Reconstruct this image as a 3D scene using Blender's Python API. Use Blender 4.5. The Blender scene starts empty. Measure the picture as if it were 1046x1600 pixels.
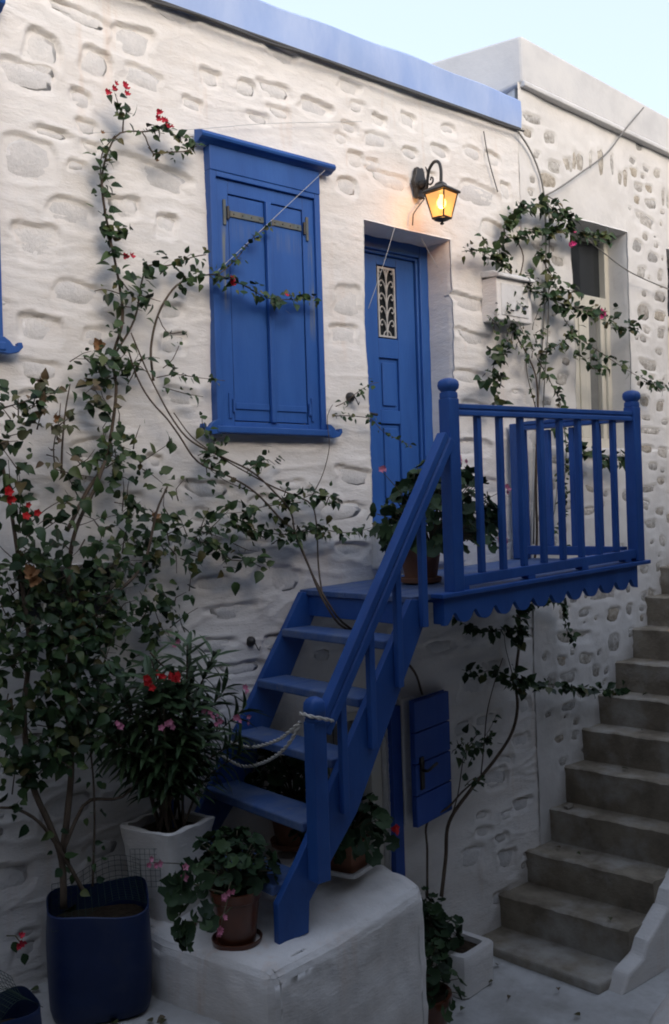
import bpy, math, random
import numpy as np
from mathutils import Vector, Matrix, Euler, Quaternion
R = math.radians
SC = bpy.context.scene
COL = SC.collection

# ------------------------------------------------------------------ camera, sky, sun, exposure
cd = bpy.data.cameras.new('camera'); cam = bpy.data.objects.new('camera', cd); COL.objects.link(cam)
cd.sensor_fit = 'VERTICAL'; cd.sensor_height = 36.0; cd.lens = 36.0 * 1520 / 1600
cd.clip_start = .05; cd.clip_end = 500
PHI = R(50.1); ROLL = R(-1.8)
_fw = Vector((math.cos(PHI), math.sin(PHI), 0)); _rt = Vector((math.sin(PHI), -math.cos(PHI), 0)); _up = Vector((0, 0, 1))
_r2 = _rt * math.cos(ROLL) + _up * math.sin(ROLL); _u2 = _up * math.cos(ROLL) - _rt * math.sin(ROLL)
cam.matrix_world = Matrix(((_r2.x, _u2.x, -_fw.x, 0), (_r2.y, _u2.y, -_fw.y, -4.5), (_r2.z, _u2.z, -_fw.z, 2.35), (0, 0, 0, 1)))
SC.camera = cam

SUN_EL, SUN_AZ = 27.0, 262.0          # degrees; azimuth counted from +X towards +Y, where the light comes from
world = bpy.data.worlds.new('World'); SC.world = world; world.use_nodes = True
wn = world.node_tree.nodes; wl = world.node_tree.links
sky = wn.new('ShaderNodeTexSky'); sky.sky_type = 'NISHITA'; sky.sun_disc = False
sky.sun_elevation = R(SUN_EL); sky.sun_rotation = R(90 - SUN_AZ); sky.air_density = 1.0; sky.dust_density = 2.5; sky.ozone_density = 1.0
wn['Background'].inputs['Strength'].default_value = 0.10
hz = wn.new('ShaderNodeMix'); hz.data_type = 'RGBA'; hz.blend_type = 'ADD'; hz.inputs['Factor'].default_value = 1.0
wl.new(sky.outputs[0], hz.inputs['A']); hz.inputs['B'].default_value = (4.9, 5.5, 6.85, 1)      # even high haze over the whole sky
wl.new(hz.outputs['Result'], wn['Background'].inputs['Color'])
sd = bpy.data.lights.new('sun', 'SUN'); sd.energy = 1.2; sd.angle = R(36); sd.color = (1.0, .83, .65)
sun = bpy.data.objects.new('sun', sd); COL.objects.link(sun)
_sv = Vector((math.cos(R(SUN_EL)) * math.cos(R(SUN_AZ)), math.cos(R(SUN_EL)) * math.sin(R(SUN_AZ)), math.sin(R(SUN_EL))))
sun.rotation_euler = _sv.to_track_quat('Z', 'Y').to_euler(); sun.location = (0, -6, 9)
SC.view_settings.view_transform = 'Standard'; SC.view_settings.look = 'None'
SC.view_settings.gamma = 1.0; SC.view_settings.use_curve_mapping = False
SC.view_settings.exposure = 0.38
SC.render.engine = 'CYCLES'; SC.cycles.max_bounces = 8; SC.cycles.transparent_max_bounces = 12
SC.cycles.use_denoising = True; SC.cycles.pixel_filter_type = 'BLACKMAN_HARRIS'; SC.cycles.filter_width = 1.9

rnd = random.Random(7)
# ------------------------------------------------------------------ helpers
WO = {}
def wo(o): return WO.get(o.name, Vector((0, 0, 0)))
def tag(o, label=None, cat=None, group=None, kind=None):
    if label: o['label'] = label
    if cat: o['category'] = cat
    if group: o['group'] = group
    if kind: o['kind'] = kind
    return o
def empty(name, loc, label, cat, group=None):
    o = bpy.data.objects.new(name, None); COL.objects.link(o); o.location = loc; WO[o.name] = Vector(loc); o.empty_display_size = .1
    return tag(o, label, cat, group)
def link(name, me, p, parent=None, rot=None, scale=None):
    o = bpy.data.objects.new(name, me); COL.objects.link(o)
    p = Vector(p); WO[o.name] = p
    if parent is not None: o.parent = parent; o.location = p - wo(parent)
    else: o.location = p
    if rot is not None:
        if isinstance(rot, Quaternion): o.rotation_mode = 'QUATERNION'; o.rotation_quaternion = rot
        else: o.rotation_euler = rot
    if scale is not None: o.scale = scale
    return o
def bev(o, w=.004, s=2):
    m = o.modifiers.new('bevel', 'BEVEL'); m.width = w; m.segments = s; m.limit_method = 'ANGLE'; m.angle_limit = R(35)
    return o
def catmull(P, step):
    P = [Vector(p) for p in P]
    if len(P) < 3:
        n = max(2, int((P[1] - P[0]).length / step) + 1)
        return [P[0].lerp(P[1], i / (n - 1)) for i in range(n)]
    Q = [P[0] * 2 - P[1]] + P + [P[-1] * 2 - P[-2]]
    out = []
    for i in range(1, len(Q) - 2):
        a, b, c, d = Q[i - 1:i + 3]
        n = max(1, int(round((c - b).length / step)))
        for k in range(n):
            t = k / n
            out.append(.5 * ((2 * b) + (c - a) * t + (2 * a - 5 * b + 4 * c - d) * t * t + (3 * b - a - 3 * c + d) * t ** 3))
    out.append(P[-1]); return out

class MB:
    def __init__(s): s.v = []; s.f = []
    def add(s, v, f):
        b = len(s.v); s.v += [tuple(p) for p in v]; s.f += [tuple(i + b for i in q) for q in f]
    def box(s, x0, x1, y0, y1, z0, z1, M=None):
        v = [Vector(p) for p in ((x0, y0, z0), (x1, y0, z0), (x1, y1, z0), (x0, y1, z0), (x0, y0, z1), (x1, y0, z1), (x1, y1, z1), (x0, y1, z1))]
        if M is not None: v = [M @ p for p in v]
        s.add(v, [(3, 2, 1, 0), (4, 5, 6, 7), (0, 1, 5, 4), (1, 2, 6, 5), (2, 3, 7, 6), (3, 0, 4, 7)])
        return s
    def prism(s, a, b):          # two matching polygons, capped
        n = len(a); s.add(list(a) + list(b), [tuple(range(n))[::-1], tuple(range(n, 2 * n))] + [(i, (i + 1) % n, n + (i + 1) % n, n + i) for i in range(n)])
        return s
    def polyY(s, pts, y0, y1):   # outline in X,Z extruded along Y
        return s.prism([(x, y0, z) for x, z in pts], [(x, y1, z) for x, z in pts])
    def tube(s, P, r0, r1=None, n=6, cap=True):
        P = [Vector(p) for p in P]; r1 = r0 if r1 is None else r1
        b = len(s.v); m = len(P); N = None
        for i, p in enumerate(P):
            t = (P[min(i + 1, m - 1)] - P[max(i - 1, 0)])
            if t.length < 1e-9: t = Vector((0, 0, 1))
            t.normalize()
            if N is None: N = t.orthogonal().normalized()
            else:
                N = N - t * N.dot(t)
                N = N.normalized() if N.length > 1e-6 else t.orthogonal().normalized()
            B = t.cross(N); r = r0 + (r1 - r0) * i / max(1, m - 1)
            for k in range(n):
                a = 2 * math.pi * k / n
                s.v.append(tuple(p + N * (r * math.cos(a)) + B * (r * math.sin(a))))
        for i in range(m - 1):
            for k in range(n):
                k2 = (k + 1) % n
                s.f.append((b + i * n + k, b + i * n + k2, b + (i + 1) * n + k2, b + (i + 1) * n + k))
        if cap:
            s.f.append(tuple(b + k for k in range(n))[::-1]); s.f.append(tuple(b + (m - 1) * n + k for k in range(n)))
        return s
    def lathe(s, prof, c=(0, 0, 0), n=24, sq=None, M=None, close=False):   # prof: (radius, z); sq: superellipse power for squarish rounds
        b = len(s.v); m = len(prof)
        for r, z in prof:
            for k in range(n):
                a = 2 * math.pi * k / n; ca, sa = math.cos(a), math.sin(a)
                q = 1.0 if not sq else (abs(ca) ** sq + abs(sa) ** sq) ** (-1 / sq)
                p = Vector((r * q * ca, r * q * sa, z))
                if M is not None: p = M @ p
                s.v.append((p.x + c[0], p.y + c[1], p.z + c[2]))
        for i in range(m - 1):
            for k in range(n):
                k2 = (k + 1) % n
                s.f.append((b + i * n + k, b + i * n + k2, b + (i + 1) * n + k2, b + (i + 1) * n + k))
        s.f.append(tuple(b + k for k in range(n))[::-1]); s.f.append(tuple(b + (m - 1) * n + k for k in range(n)))
        return s
    def mesh(s, name, mat, smooth=False, origin=None):
        V = s.v
        if origin is not None: V = [(x - origin[0], y - origin[1], z - origin[2]) for x, y, z in V]
        me = bpy.data.meshes.new(name); me.from_pydata(V, [], s.f); me.update()
        if mat: me.materials.append(mat)
        if smooth is True: me.polygons.foreach_set('use_smooth', [True] * len(me.polygons))
        elif smooth: me.set_sharp_from_angle(angle=R(smooth)) if False else None
        return me
    def build(s, name, mat, parent=None, smooth=False, bevel=0):
        A = np.array(s.v); c = (A.min(0) + A.max(0)) / 2
        me = s.mesh(name, mat, smooth is True, c)
        o = link(name, me, c, parent)
        if smooth and smooth is not True:
            me.polygons.foreach_set('use_smooth', [True] * len(me.polygons)); me.set_sharp_from_angle(angle=R(smooth))
        if bevel: bev(o, bevel)
        return o

# ------------------------------------------------------------------ materials
def mat(name, base, rough=.7, var=None, vscale=6, bump=0, bscale=40, stretch=(1, 1, 1), var2=None, v2scale=1.5, objrand=None, spec=.35, extra=None, island=False, bump2=0):
    m = bpy.data.materials.new(name); m.use_nodes = True
    nt = m.node_tree; n = nt.nodes; l = nt.links; b = n['Principled BSDF']
    b.inputs['Roughness'].default_value = rough; b.inputs['Specular IOR Level'].default_value = spec
    tc = n.new('ShaderNodeTexCoord'); geo = n.new('ShaderNodeNewGeometry')
    mp = n.new('ShaderNodeMapping'); mp.inputs['Scale'].default_value = stretch; l.new(geo.outputs['Position'], mp.inputs['Vector'])
    def noise(sc, det=5, src=mp.outputs[0], ro=.6):
        t = n.new('ShaderNodeTexNoise'); t.inputs['Scale'].default_value = sc; t.inputs['Detail'].default_value = det; t.inputs['Roughness'].default_value = ro
        l.new(src, t.inputs['Vector']); return t.outputs['Fac']
    def ramp(f, lo=.35, hi=.65):
        r = n.new('ShaderNodeMapRange'); r.inputs['From Min'].default_value = lo; r.inputs['From Max'].default_value = hi; l.new(f, r.inputs['Value']); return r.outputs['Result']
    def mix(fac, a, c):
        x = n.new('ShaderNodeMix'); x.data_type = 'RGBA'
        if isinstance(fac, (int, float)): x.inputs['Factor'].default_value = fac
        else: l.new(fac, x.inputs['Factor'])
        for sock, val in ((x.inputs['A'], a), (x.inputs['B'], c)):
            if isinstance(val, tuple): sock.default_value = (*val, 1)
            else: l.new(val, sock)
        return x.outputs['Result']
    col = tuple(base)
    if var: col = mix(ramp(noise(vscale)), col, tuple(var))
    if var2: col = mix(ramp(noise(v2scale, 6), .48, .72), col, tuple(var2))
    if objrand:
        oi = n.new('ShaderNodeObjectInfo'); f = oi.outputs['Random']
        if island:
            a = n.new('ShaderNodeMath'); a.operation = 'ADD'; l.new(f, a.inputs[0]); l.new(geo.outputs['Random Per Island'], a.inputs[1])
            fr = n.new('ShaderNodeMath'); fr.operation = 'FRACT'; l.new(a.outputs[0], fr.inputs[0]); f = fr.outputs[0]
        cr = n.new('ShaderNodeValToRGB'); els = cr.color_ramp.elements
        while len(els) > 1: els.remove(els[-1])
        for i, (p, c) in enumerate(objrand):
            e = els[0] if i == 0 else els.new(p)
            e.position = p; e.color = (*c, 1)
        l.new(f, cr.inputs[0])
        if var:
            mm = n.new('ShaderNodeMix'); mm.data_type = 'RGBA'; mm.blend_type = 'MULTIPLY'; mm.inputs['Factor'].default_value = 1
            l.new(cr.outputs[0], mm.inputs['A']); l.new(col, mm.inputs['B']); col = mm.outputs['Result']
        else: col = cr.outputs[0]
    if extra: col = extra(n, l, col, noise, ramp, mix, geo)
    if isinstance(col, tuple): b.inputs['Base Color'].default_value = (*col, 1)
    else: l.new(col, b.inputs['Base Color'])
    if bump:
        hs = noise(bscale, 6, ro=.65)
        if bump2:
            h2 = n.new('ShaderNodeMath'); h2.operation = 'MULTIPLY_ADD'; l.new(noise(bscale * .22, 5, ro=.6), h2.inputs[0]); h2.inputs[1].default_value = bump2 / bump; l.new(hs, h2.inputs[2]); hs = h2.outputs[0]
        bm = n.new('ShaderNodeBump'); bm.inputs['Strength'].default_value = 1; bm.inputs['Distance'].default_value = bump
        l.new(hs, bm.inputs['Height']); l.new(bm.outputs[0], b.inputs['Normal'])
    return m

def rust_streaks(n, l, col, noise, ramp, mix, geo):
    mp = n.new('ShaderNodeMapping'); mp.inputs['Scale'].default_value = (7, 7, .7); l.new(geo.outputs['Position'], mp.inputs['Vector'])
    f = ramp(noise(1.0, 5, mp.outputs[0]), .56, .80)
    g = ramp(noise(.55, 3, geo.outputs['Position']), .42, .62)
    k = n.new('ShaderNodeMath'); k.operation = 'MULTIPLY'; l.new(f, k.inputs[0]); l.new(g, k.inputs[1])
    k2 = n.new('ShaderNodeMath'); k2.operation = 'MULTIPLY'; l.new(k.outputs[0], k2.inputs[0]); k2.inputs[1].default_value = .55
    c = mix(k2.outputs[0], col, (.62, .43, .29))
    sp = ramp(noise(55, 2, geo.outputs['Position']), .70, .76)
    k3 = n.new('ShaderNodeMath'); k3.operation = 'MULTIPLY'; l.new(sp, k3.inputs[0]); k3.inputs[1].default_value = .35
    return mix(k3.outputs[0], c, (.42, .36, .30))

def fade(n, l, col, noise, ramp, mix, geo):
    f = ramp(noise(2.2, 7, geo.outputs['Position'], .7), .50, .80)
    k = n.new('ShaderNodeMath'); k.operation = 'MULTIPLY'; l.new(f, k.inputs[0]); k.inputs[1].default_value = .22
    c = mix(k.outputs[0], col, (.070, .155, .39))
    sp = ramp(noise(34, 4, geo.outputs['Position'], .7), .70, .74)
    k2 = n.new('ShaderNodeMath'); k2.operation = 'MULTIPLY'; l.new(sp, k2.inputs[0]); k2.inputs[1].default_value = .5
    return mix(k2.outputs[0], c, (.016, .05, .16))
def hinge_rust(n, l, col, noise, ramp, mix, geo):
    c = fade(n, l, col, noise, ramp, mix, geo)
    sx = n.new('ShaderNodeSeparateXYZ'); l.new(geo.outputs['Position'], sx.inputs[0])
    def band(sock, a, b, e):
        lo = n.new('ShaderNodeMapRange'); lo.inputs['From Min'].default_value = a; lo.inputs['From Max'].default_value = a + e; l.new(sock, lo.inputs['Value'])
        hi = n.new('ShaderNodeMapRange'); hi.inputs['From Min'].default_value = b - e; hi.inputs['From Max'].default_value = b; hi.inputs['To Min'].default_value = 1; hi.inputs['To Max'].default_value = 0; l.new(sock, hi.inputs['Value'])
        m = n.new('ShaderNodeMath'); m.operation = 'MULTIPLY'; l.new(lo.outputs[0], m.inputs[0]); l.new(hi.outputs[0], m.inputs[1]); return m.outputs[0]
    def mul(a, b):
        m = n.new('ShaderNodeMath'); m.operation = 'MULTIPLY'
        for i, q in enumerate((a, b)):
            if isinstance(q, float): m.inputs[i].default_value = q
            else: l.new(q, m.inputs[i])
        return m.outputs[0]
    mp = n.new('ShaderNodeMapping'); mp.inputs['Scale'].default_value = (60, 60, 2.5); l.new(geo.outputs['Position'], mp.inputs['Vector'])
    st = ramp(noise(1.0, 4, mp.outputs[0]), .40, .62)
    for x0, x1, z0, k in ((2.985, 3.035, 3.45, .75), (3.588, 3.640, 3.35, .75), (3.06, 3.28, 3.86, .4), (3.34, 3.56, 3.84, .4)):
        f = mul(mul(band(sx.outputs['X'], x0, x1, .014), band(sx.outputs['Z'], z0, 4.0, .12)), mul(st, k)); c = mix(f, c, (.20, .21, .15))
    return c
M = {}
M['lime'] = mat('whitewash', (.80, .775, .74), .9, (.74, .725, .70), 5, .004, 30, (1, 1, 2.6), (.70, .665, .62), 1.3, spec=.15, extra=rust_streaks, bump2=.005)
M['lime_stone'] = mat('whitewashed stone', (.76, .74, .71), .9, (.66, .65, .63), 14, .006, 60, spec=.15, objrand=[(0, (1.0, 1.0, 1.0)), (1, (.87, .875, .89))])
M['plaster'] = mat('grey plaster', (.74, .725, .695), .92, (.66, .65, .63), 4, .003, 30, spec=.12, var2=(.60, .585, .56))
M['cement'] = mat('grey cement render', (.62, .62, .61), .92, (.55, .555, .56), 3, .003, 25, spec=.12, var2=(.48, .48, .475))
M['fieldstone'] = mat('grey field stone', (.24, .22, .20), .9, (.17, .16, .145), 4, .01, 20, spec=.1)
M['rawstone'] = mat('bare stone', (1, 1, 1), .9, (.55, .53, .50), 26, .008, 45, spec=.15,
                    objrand=[(0, (.44, .42, .39)), (.3, (.66, .65, .62)), (.55, (.55, .50, .42)), (.75, (.48, .48, .475)), (1, (.74, .71, .66))])
M['blueband'] = mat('pale blue limewash', (.31, .42, .68), .85, (.40, .50, .73), 4, .003, 30, (1, 1, .4), (.22, .33, .63), 2.2, spec=.15)
M['blue'] = mat('blue paint', (.019, .088, .325), .5, (.027, .106, .36), 7, .0014, 60, (1, 1, .22), (.015, .068, .26), 3, spec=.35, extra=fade)
M['blueshutter'] = mat('blue window paint', (.019, .088, .325), .5, (.027, .106, .36), 7, .0014, 60, (1, 1, .22), (.015, .068, .26), 3, spec=.35, extra=hinge_rust)
M['bluedark'] = mat('weathered blue paint', (.022, .075, .33), .5, (.03, .09, .36), 9, .001, 50, (1, 1, .3), spec=.35)
M['hinge'] = mat('weathered iron', (.12, .145, .15), .7, (.09, .10, .095), 40, .001, 80, var2=(.17, .15, .11), v2scale=20)
M['iron'] = mat('black iron', (.018, .018, .018), .45, (.03, .028, .026), 30, .0006, 90, spec=.5)
M['concrete'] = mat('worn concrete', (.33, .29, .225), .9, (.20, .17, .13), 5, .008, 40, spec=.12, var2=(.47, .45, .41), v2scale=2.6)
M['pave'] = mat('whitewashed paving', (.60, .60, .59), .9, (.48, .475, .46), 4, .006, 30, spec=.15, var2=(.34, .325, .30), v2scale=2.2, bump2=.012)
M['barrel'] = mat('blue plastic', (.005, .016, .065), .48, (.008, .022, .08), 6, .0008, 30, spec=.3, var2=(.02, .032, .075), v2scale=5)
M['terracotta'] = mat('terracotta', (.24, .095, .05), .65, (.17, .065, .035), 12, .0015, 50, spec=.35, var2=(.38, .20, .12))
M['glazed'] = mat('glazed brown clay', (.13, .038, .015), .28, (.08, .026, .013), 10, .0008, 40, spec=.5)
M['soil'] = mat('soil', (.035, .025, .018), .95, (.06, .045, .03), 30, .012, 60, spec=.1)
M['boxwhite'] = mat('white painted metal', (.74, .735, .72), .6, (.68, .675, .66), 10, .0006, 40, var2=(.50, .48, .45), v2scale=8)
M['grille'] = mat('grey painted iron', (.46, .46, .45), .6, (.38, .38, .37), 30)
M['joinery'] = mat('cream painted wood', (.62, .60, .52), .6, (.56, .54, .47), 14, .001, 60, (1, 1, .3))
M['greywood'] = mat('grey weathered wood', (.22, .215, .205), .85, (.14, .135, .13), 10, .003, 50, (6, 6, .6), spec=.15)
M['glass_dark'] = mat('window glass', (.02, .024, .028), .08, None, spec=.6)
M['curtain'] = mat('dark interior', (.05, .048, .045), .9, (.03, .03, .03), 5)
M['cable'] = mat('grey cable', (.20, .195, .18), .6, None)
M['darkcable'] = mat('dark cable', (.07, .07, .07), .6, None)
M['string'] = mat('pale string', (.45, .46, .46), .7, None)
M['rope'] = mat('white rope', (.60, .58, .53), .85, (.48, .46, .42), 60, .001, 200)
M['bark'] = mat('bark', (.13, .10, .075), .9, (.08, .06, .045), 30, .003, 90, (1, 1, .4), spec=.12)
M['youngstem'] = mat('green stem', (.10, .10, .05), .8, (.08, .06, .04), 30)
M['wire'] = mat('green wire mesh', (.012, .03, .022), .6, None)
GREENS = [(0, (.014, .030, .013)), (.3, (.021, .045, .018)), (.6, (.033, .064, .023)), (.82, (.050, .085, .028)), (.93, (.085, .105, .035)), (1, (.095, .075, .03))]
M['leaf'] = mat('bougainvillea leaf', (1, 1, 1), .42, None, objrand=GREENS, island=True, spec=.2)
M['leaf2'] = mat('browning leaf', (1, 1, 1), .5, None, objrand=[(0, (.05, .06, .03)), (.4, (.09, .085, .035)), (.7, (.13, .085, .05)), (1, (.06, .08, .03))], island=True, spec=.3)
M['geranium'] = mat('geranium leaf', (1, 1, 1), .6, None, objrand=[(0, (.016, .034, .016)), (.5, (.026, .054, .021)), (1, (.045, .080, .03))], island=True, spec=.25)
M['oleander'] = mat('oleander leaf', (1, 1, 1), .45, None, objrand=[(0, (.026, .052, .022)), (.5, (.042, .080, .032)), (1, (.070, .115, .045))], island=True, spec=.4)
M['bract'] = mat('red bract', (.45, .015, .035), .6, (.55, .03, .07), 60)
M['pinkbract'] = mat('pink bract', (.55, .03, .16), .6, (.62, .06, .24), 60)
M['redpetal'] = mat('red petal', (.55, .012, .02), .6, (.62, .03, .03), 60)
M['pinkpetal'] = mat('pink petal', (.55, .16, .26), .6, (.62, .26, .36), 60)
M['drypetal'] = mat('dry flower', (.30, .16, .07), .8, (.22, .12, .06), 60)

# ------------------------------------------------------------------ noise and stones
def vnoise(x, z, seed):
    xi = np.floor(x).astype(np.int64); zi = np.floor(z).astype(np.int64); fx = x - xi; fz = z - zi
    fx = fx * fx * (3 - 2 * fx); fz = fz * fz * (3 - 2 * fz)
    def h(a, b):
        k = (a * 374761393 + b * 668265263 + seed * 982451653) & 0x7fffffff
        k = ((k ^ (k >> 13)) * 1274126177) & 0x7fffffff
        return ((k ^ (k >> 16)) & 0xffff) / 65535.0
    return (h(xi, zi) * (1 - fx) + h(xi + 1, zi) * fx) * (1 - fz) + (h(xi, zi + 1) * (1 - fx) + h(xi + 1, zi + 1) * fx) * fz
def fbm(x, z, seed, o=4):
    s = 0; a = .5
    for i in range(o): s = s + a * (vnoise(x * 2 ** i, z * 2 ** i, seed + i) - .5); a *= .5
    return s * 2
SHAPES = []
_sr = random.Random(3)
for k in range(7):
    a = [_sr.uniform(-.13, .13) * (1, 1, .8, .6)[q] for q in range(4)]; ph = [_sr.uniform(0, 6.28) for _ in range(4)]; pw = _sr.uniform(2.4, 5.0)
    SHAPES.append((pw, a, ph))
def srad(k, th):
    pw, a, ph = SHAPES[k]; c = np.abs(np.cos(th)); s_ = np.abs(np.sin(th))
    r = (c ** pw + s_ ** pw) ** (-1 / pw)
    for i in range(4): r = r * (1 + a[i] * np.cos((i + 1) * th + ph[i]))
    return r
def stone_mesh(name, k, m, dome, n=10):
    v = []; f = []
    for ring, (sc, y) in enumerate(((1.0, .04), (.97, .0), (.70, -dome))):
        for i in range(n):
            th = 2 * math.pi * i / n; r = float(srad(k, np.array(th))) * sc
            j = 1 + .12 * math.sin(i * 2.7 + k * 1.3) if ring == 2 else 1
            v.append((r * math.cos(th), y * j, r * math.sin(th)))
    v.append((.05, -dome * 1.15, .02)); c = len(v) - 1
    for g in range(2):
        for i in range(n):
            i2 = (i + 1) % n; f.append((g * n + i, g * n + i2, (g + 1) * n + i2, (g + 1) * n + i))
    for i in range(n): f.append((2 * n + i, 2 * n + (i + 1) % n, c))
    me = bpy.data.meshes.new(name); me.from_pydata(v, [], f); me.update(); me.materials.append(m)
    me.polygons.foreach_set('use_smooth', [True] * len(me.polygons)); me.set_sharp_from_angle(angle=R(50))
    return me

def hollow(X, Z, H, stones, depth, soft, fill, lipk=.35):
    for (x, z, a, b, rot, k, d) in stones:
        m = 1.35 * max(a, b) + .05
        i0, i1 = np.searchsorted(X, [x - m, x + m]); j0, j1 = np.searchsorted(Z, [z - m, z + m])
        if i1 <= i0 or j1 <= j0: continue
        gx, gz = np.meshgrid(X[i0:i1], Z[j0:j1]); dx, dz = gx - x, gz - z
        c, s_ = math.cos(rot), math.sin(rot); u = dx * c + dz * s_; w = -dx * s_ + dz * c
        th = np.arctan2(w / b, u / a); rho = np.sqrt((u / a) ** 2 + (w / b) ** 2) / srad(k, th)
        ed = (rho - 1.0) * min(a, b) - .004 - .006 * fbm(gx * 22, gz * 22, 17, 2)
        low = np.clip(.5 + w / (2 * b), 0, 1); sf = soft * (1 + 1.1 * (1 - low))
        t = np.clip(1 - (ed + sf * .5) / sf, 0, 1); t = t * t * (3 - 2 * t)
        low = np.clip(.5 + w / (2 * b), 0, 1)
        prof = t * (fill + (1 - fill) * low)
        lip = np.exp(-(ed / .022) ** 2) * lipk * (.25 + low)      # mortar smeared up round the stone
        H[j0:j1, i0:i1] -= d * depth * prof - d * depth * lip * (ed > -.004)

def wall_mesh(name, X, Z, H, y0, holes, mat_, depth_holes):
    nx, nz = len(X), len(Z)
    gx, gz = np.meshgrid(X, Z)
    V = np.stack([gx, y0 - H, gz], -1).reshape(-1, 3).tolist()
    keep = np.ones((nz - 1, nx - 1), bool)
    cx = (X[:-1] + X[1:]) / 2; cz = (Z[:-1] + Z[1:]) / 2
    for (x0, x1, z0, z1) in holes:
        keep[np.ix_((cz > z0) & (cz < z1), (cx > x0) & (cx < x1))] = False
    jj, ii = np.nonzero(keep); a = jj * nx + ii
    F = np.stack([a, a + 1, a + nx + 1, a + nx], -1).tolist()
    for (x0, x1, z0, z1), dp in zip(holes, depth_holes):        # reveals run back from the rim of each opening
        i0, i1 = int(np.argmin(abs(X - x0))), int(np.argmin(abs(X - x1))); j0, j1 = int(np.argmin(abs(Z - z0))), int(np.argmin(abs(Z - z1)))
        loop = [(i, j0) for i in range(i0, i1)] + [(i1, j) for j in range(j0, j1)] + [(i, j1) for i in range(i1, i0, -1)] + [(i0, j) for j in range(j1, j0, -1)]
        prev = [j * nx + i for i, j in loop]
        for stp, dd in ((1, .012), (2, .05), (3, dp)):
            cur = []
            for i, j in loop:
                x, z = X[i], Z[j]; n = .006 * math.sin(x * 31 + z * 23 + stp)
                mx, mz = (x0 + x1) / 2, (z0 + z1) / 2
                pull = .004 * stp if stp < 3 else .008
                V.append((x + (pull + n * .4) * (1 if x < mx else -1) * (abs(x - mx) > (x1 - x0) / 2 - .002), y0 - H[j, i] + dd if stp < 3 else y0 + dp, z + (pull + n * .4) * (1 if z < mz else -1) * (abs(z - mz) > (z1 - z0) / 2 - .002)))
                cur.append(len(V) - 1)
            L = len(loop)
            for q in range(L): F.append((prev[q], cur[q], cur[(q + 1) % L], prev[(q + 1) % L]))
            prev = cur
    me = bpy.data.meshes.new(name); me.from_pydata(V, [], F); me.update(); me.materials.append(mat_)
    me.polygons.foreach_set('use_smooth', [True] * len(me.polygons))
    return me
def axis(lo, hi, step, marks):
    ms = sorted([lo, hi] + [m for m in marks if lo < m < hi]); out = []
    for a, b in zip(ms, ms[1:]):
        n = max(1, int(round((b - a) / step))); out += [a + (b - a) * i / n for i in range(n)]
    return np.array(out + [hi])

# ------------------------------------------------------------------ setting: ground
g = MB()
def gsheet(name, x0, x1, y0, y1, z, m, step=.12, amp=.012, seed=5, label=None):
    X = axis(x0, x1, step, []); Y = axis(y0, y1, step, []); gx, gy = np.meshgrid(X, Y)
    gz = z + amp * fbm(gx * 1.7, gy * 1.7, seed)
    V = np.stack([gx, gy, gz], -1).reshape(-1, 3).tolist(); nx = len(X)
    F = [(j * nx + i, j * nx + i + 1, (j + 1) * nx + i + 1, (j + 1) * nx + i) for j in range(len(Y) - 1) for i in range(nx - 1)]
    me = bpy.data.meshes.new(name); me.from_pydata(V, [], F); me.update(); me.materials.append(m)
    me.polygons.foreach_set('use_smooth', [True] * len(me.polygons))
    o = link(name, me, (0, 0, 0)); tag(o, label, None, None, 'structure'); return o
gsheet('pavement', 1.0, 9.5, -4.0, .06, -.62, M['pave'], .08, .02)
gsheet('ground', -60, 60, -60, 60, -.70, M['pave'], 4, 0)
terr = MB(); terr.prism([(-3, -4.2, -.72), (2.05, -4.2, -.72), (2.36, -.9, -.72), (2.36, .05, -.72), (-3, .05, -.72)], [(-3, -4.2, .15), (2.05, -4.2, .15), (2.36, -.9, .15), (2.36, .05, .15), (-3, .05, .15)])
tag(terr.build('terrace_pavement', M['pave'], None, bevel=.02), None, None, None, 'structure')

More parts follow.
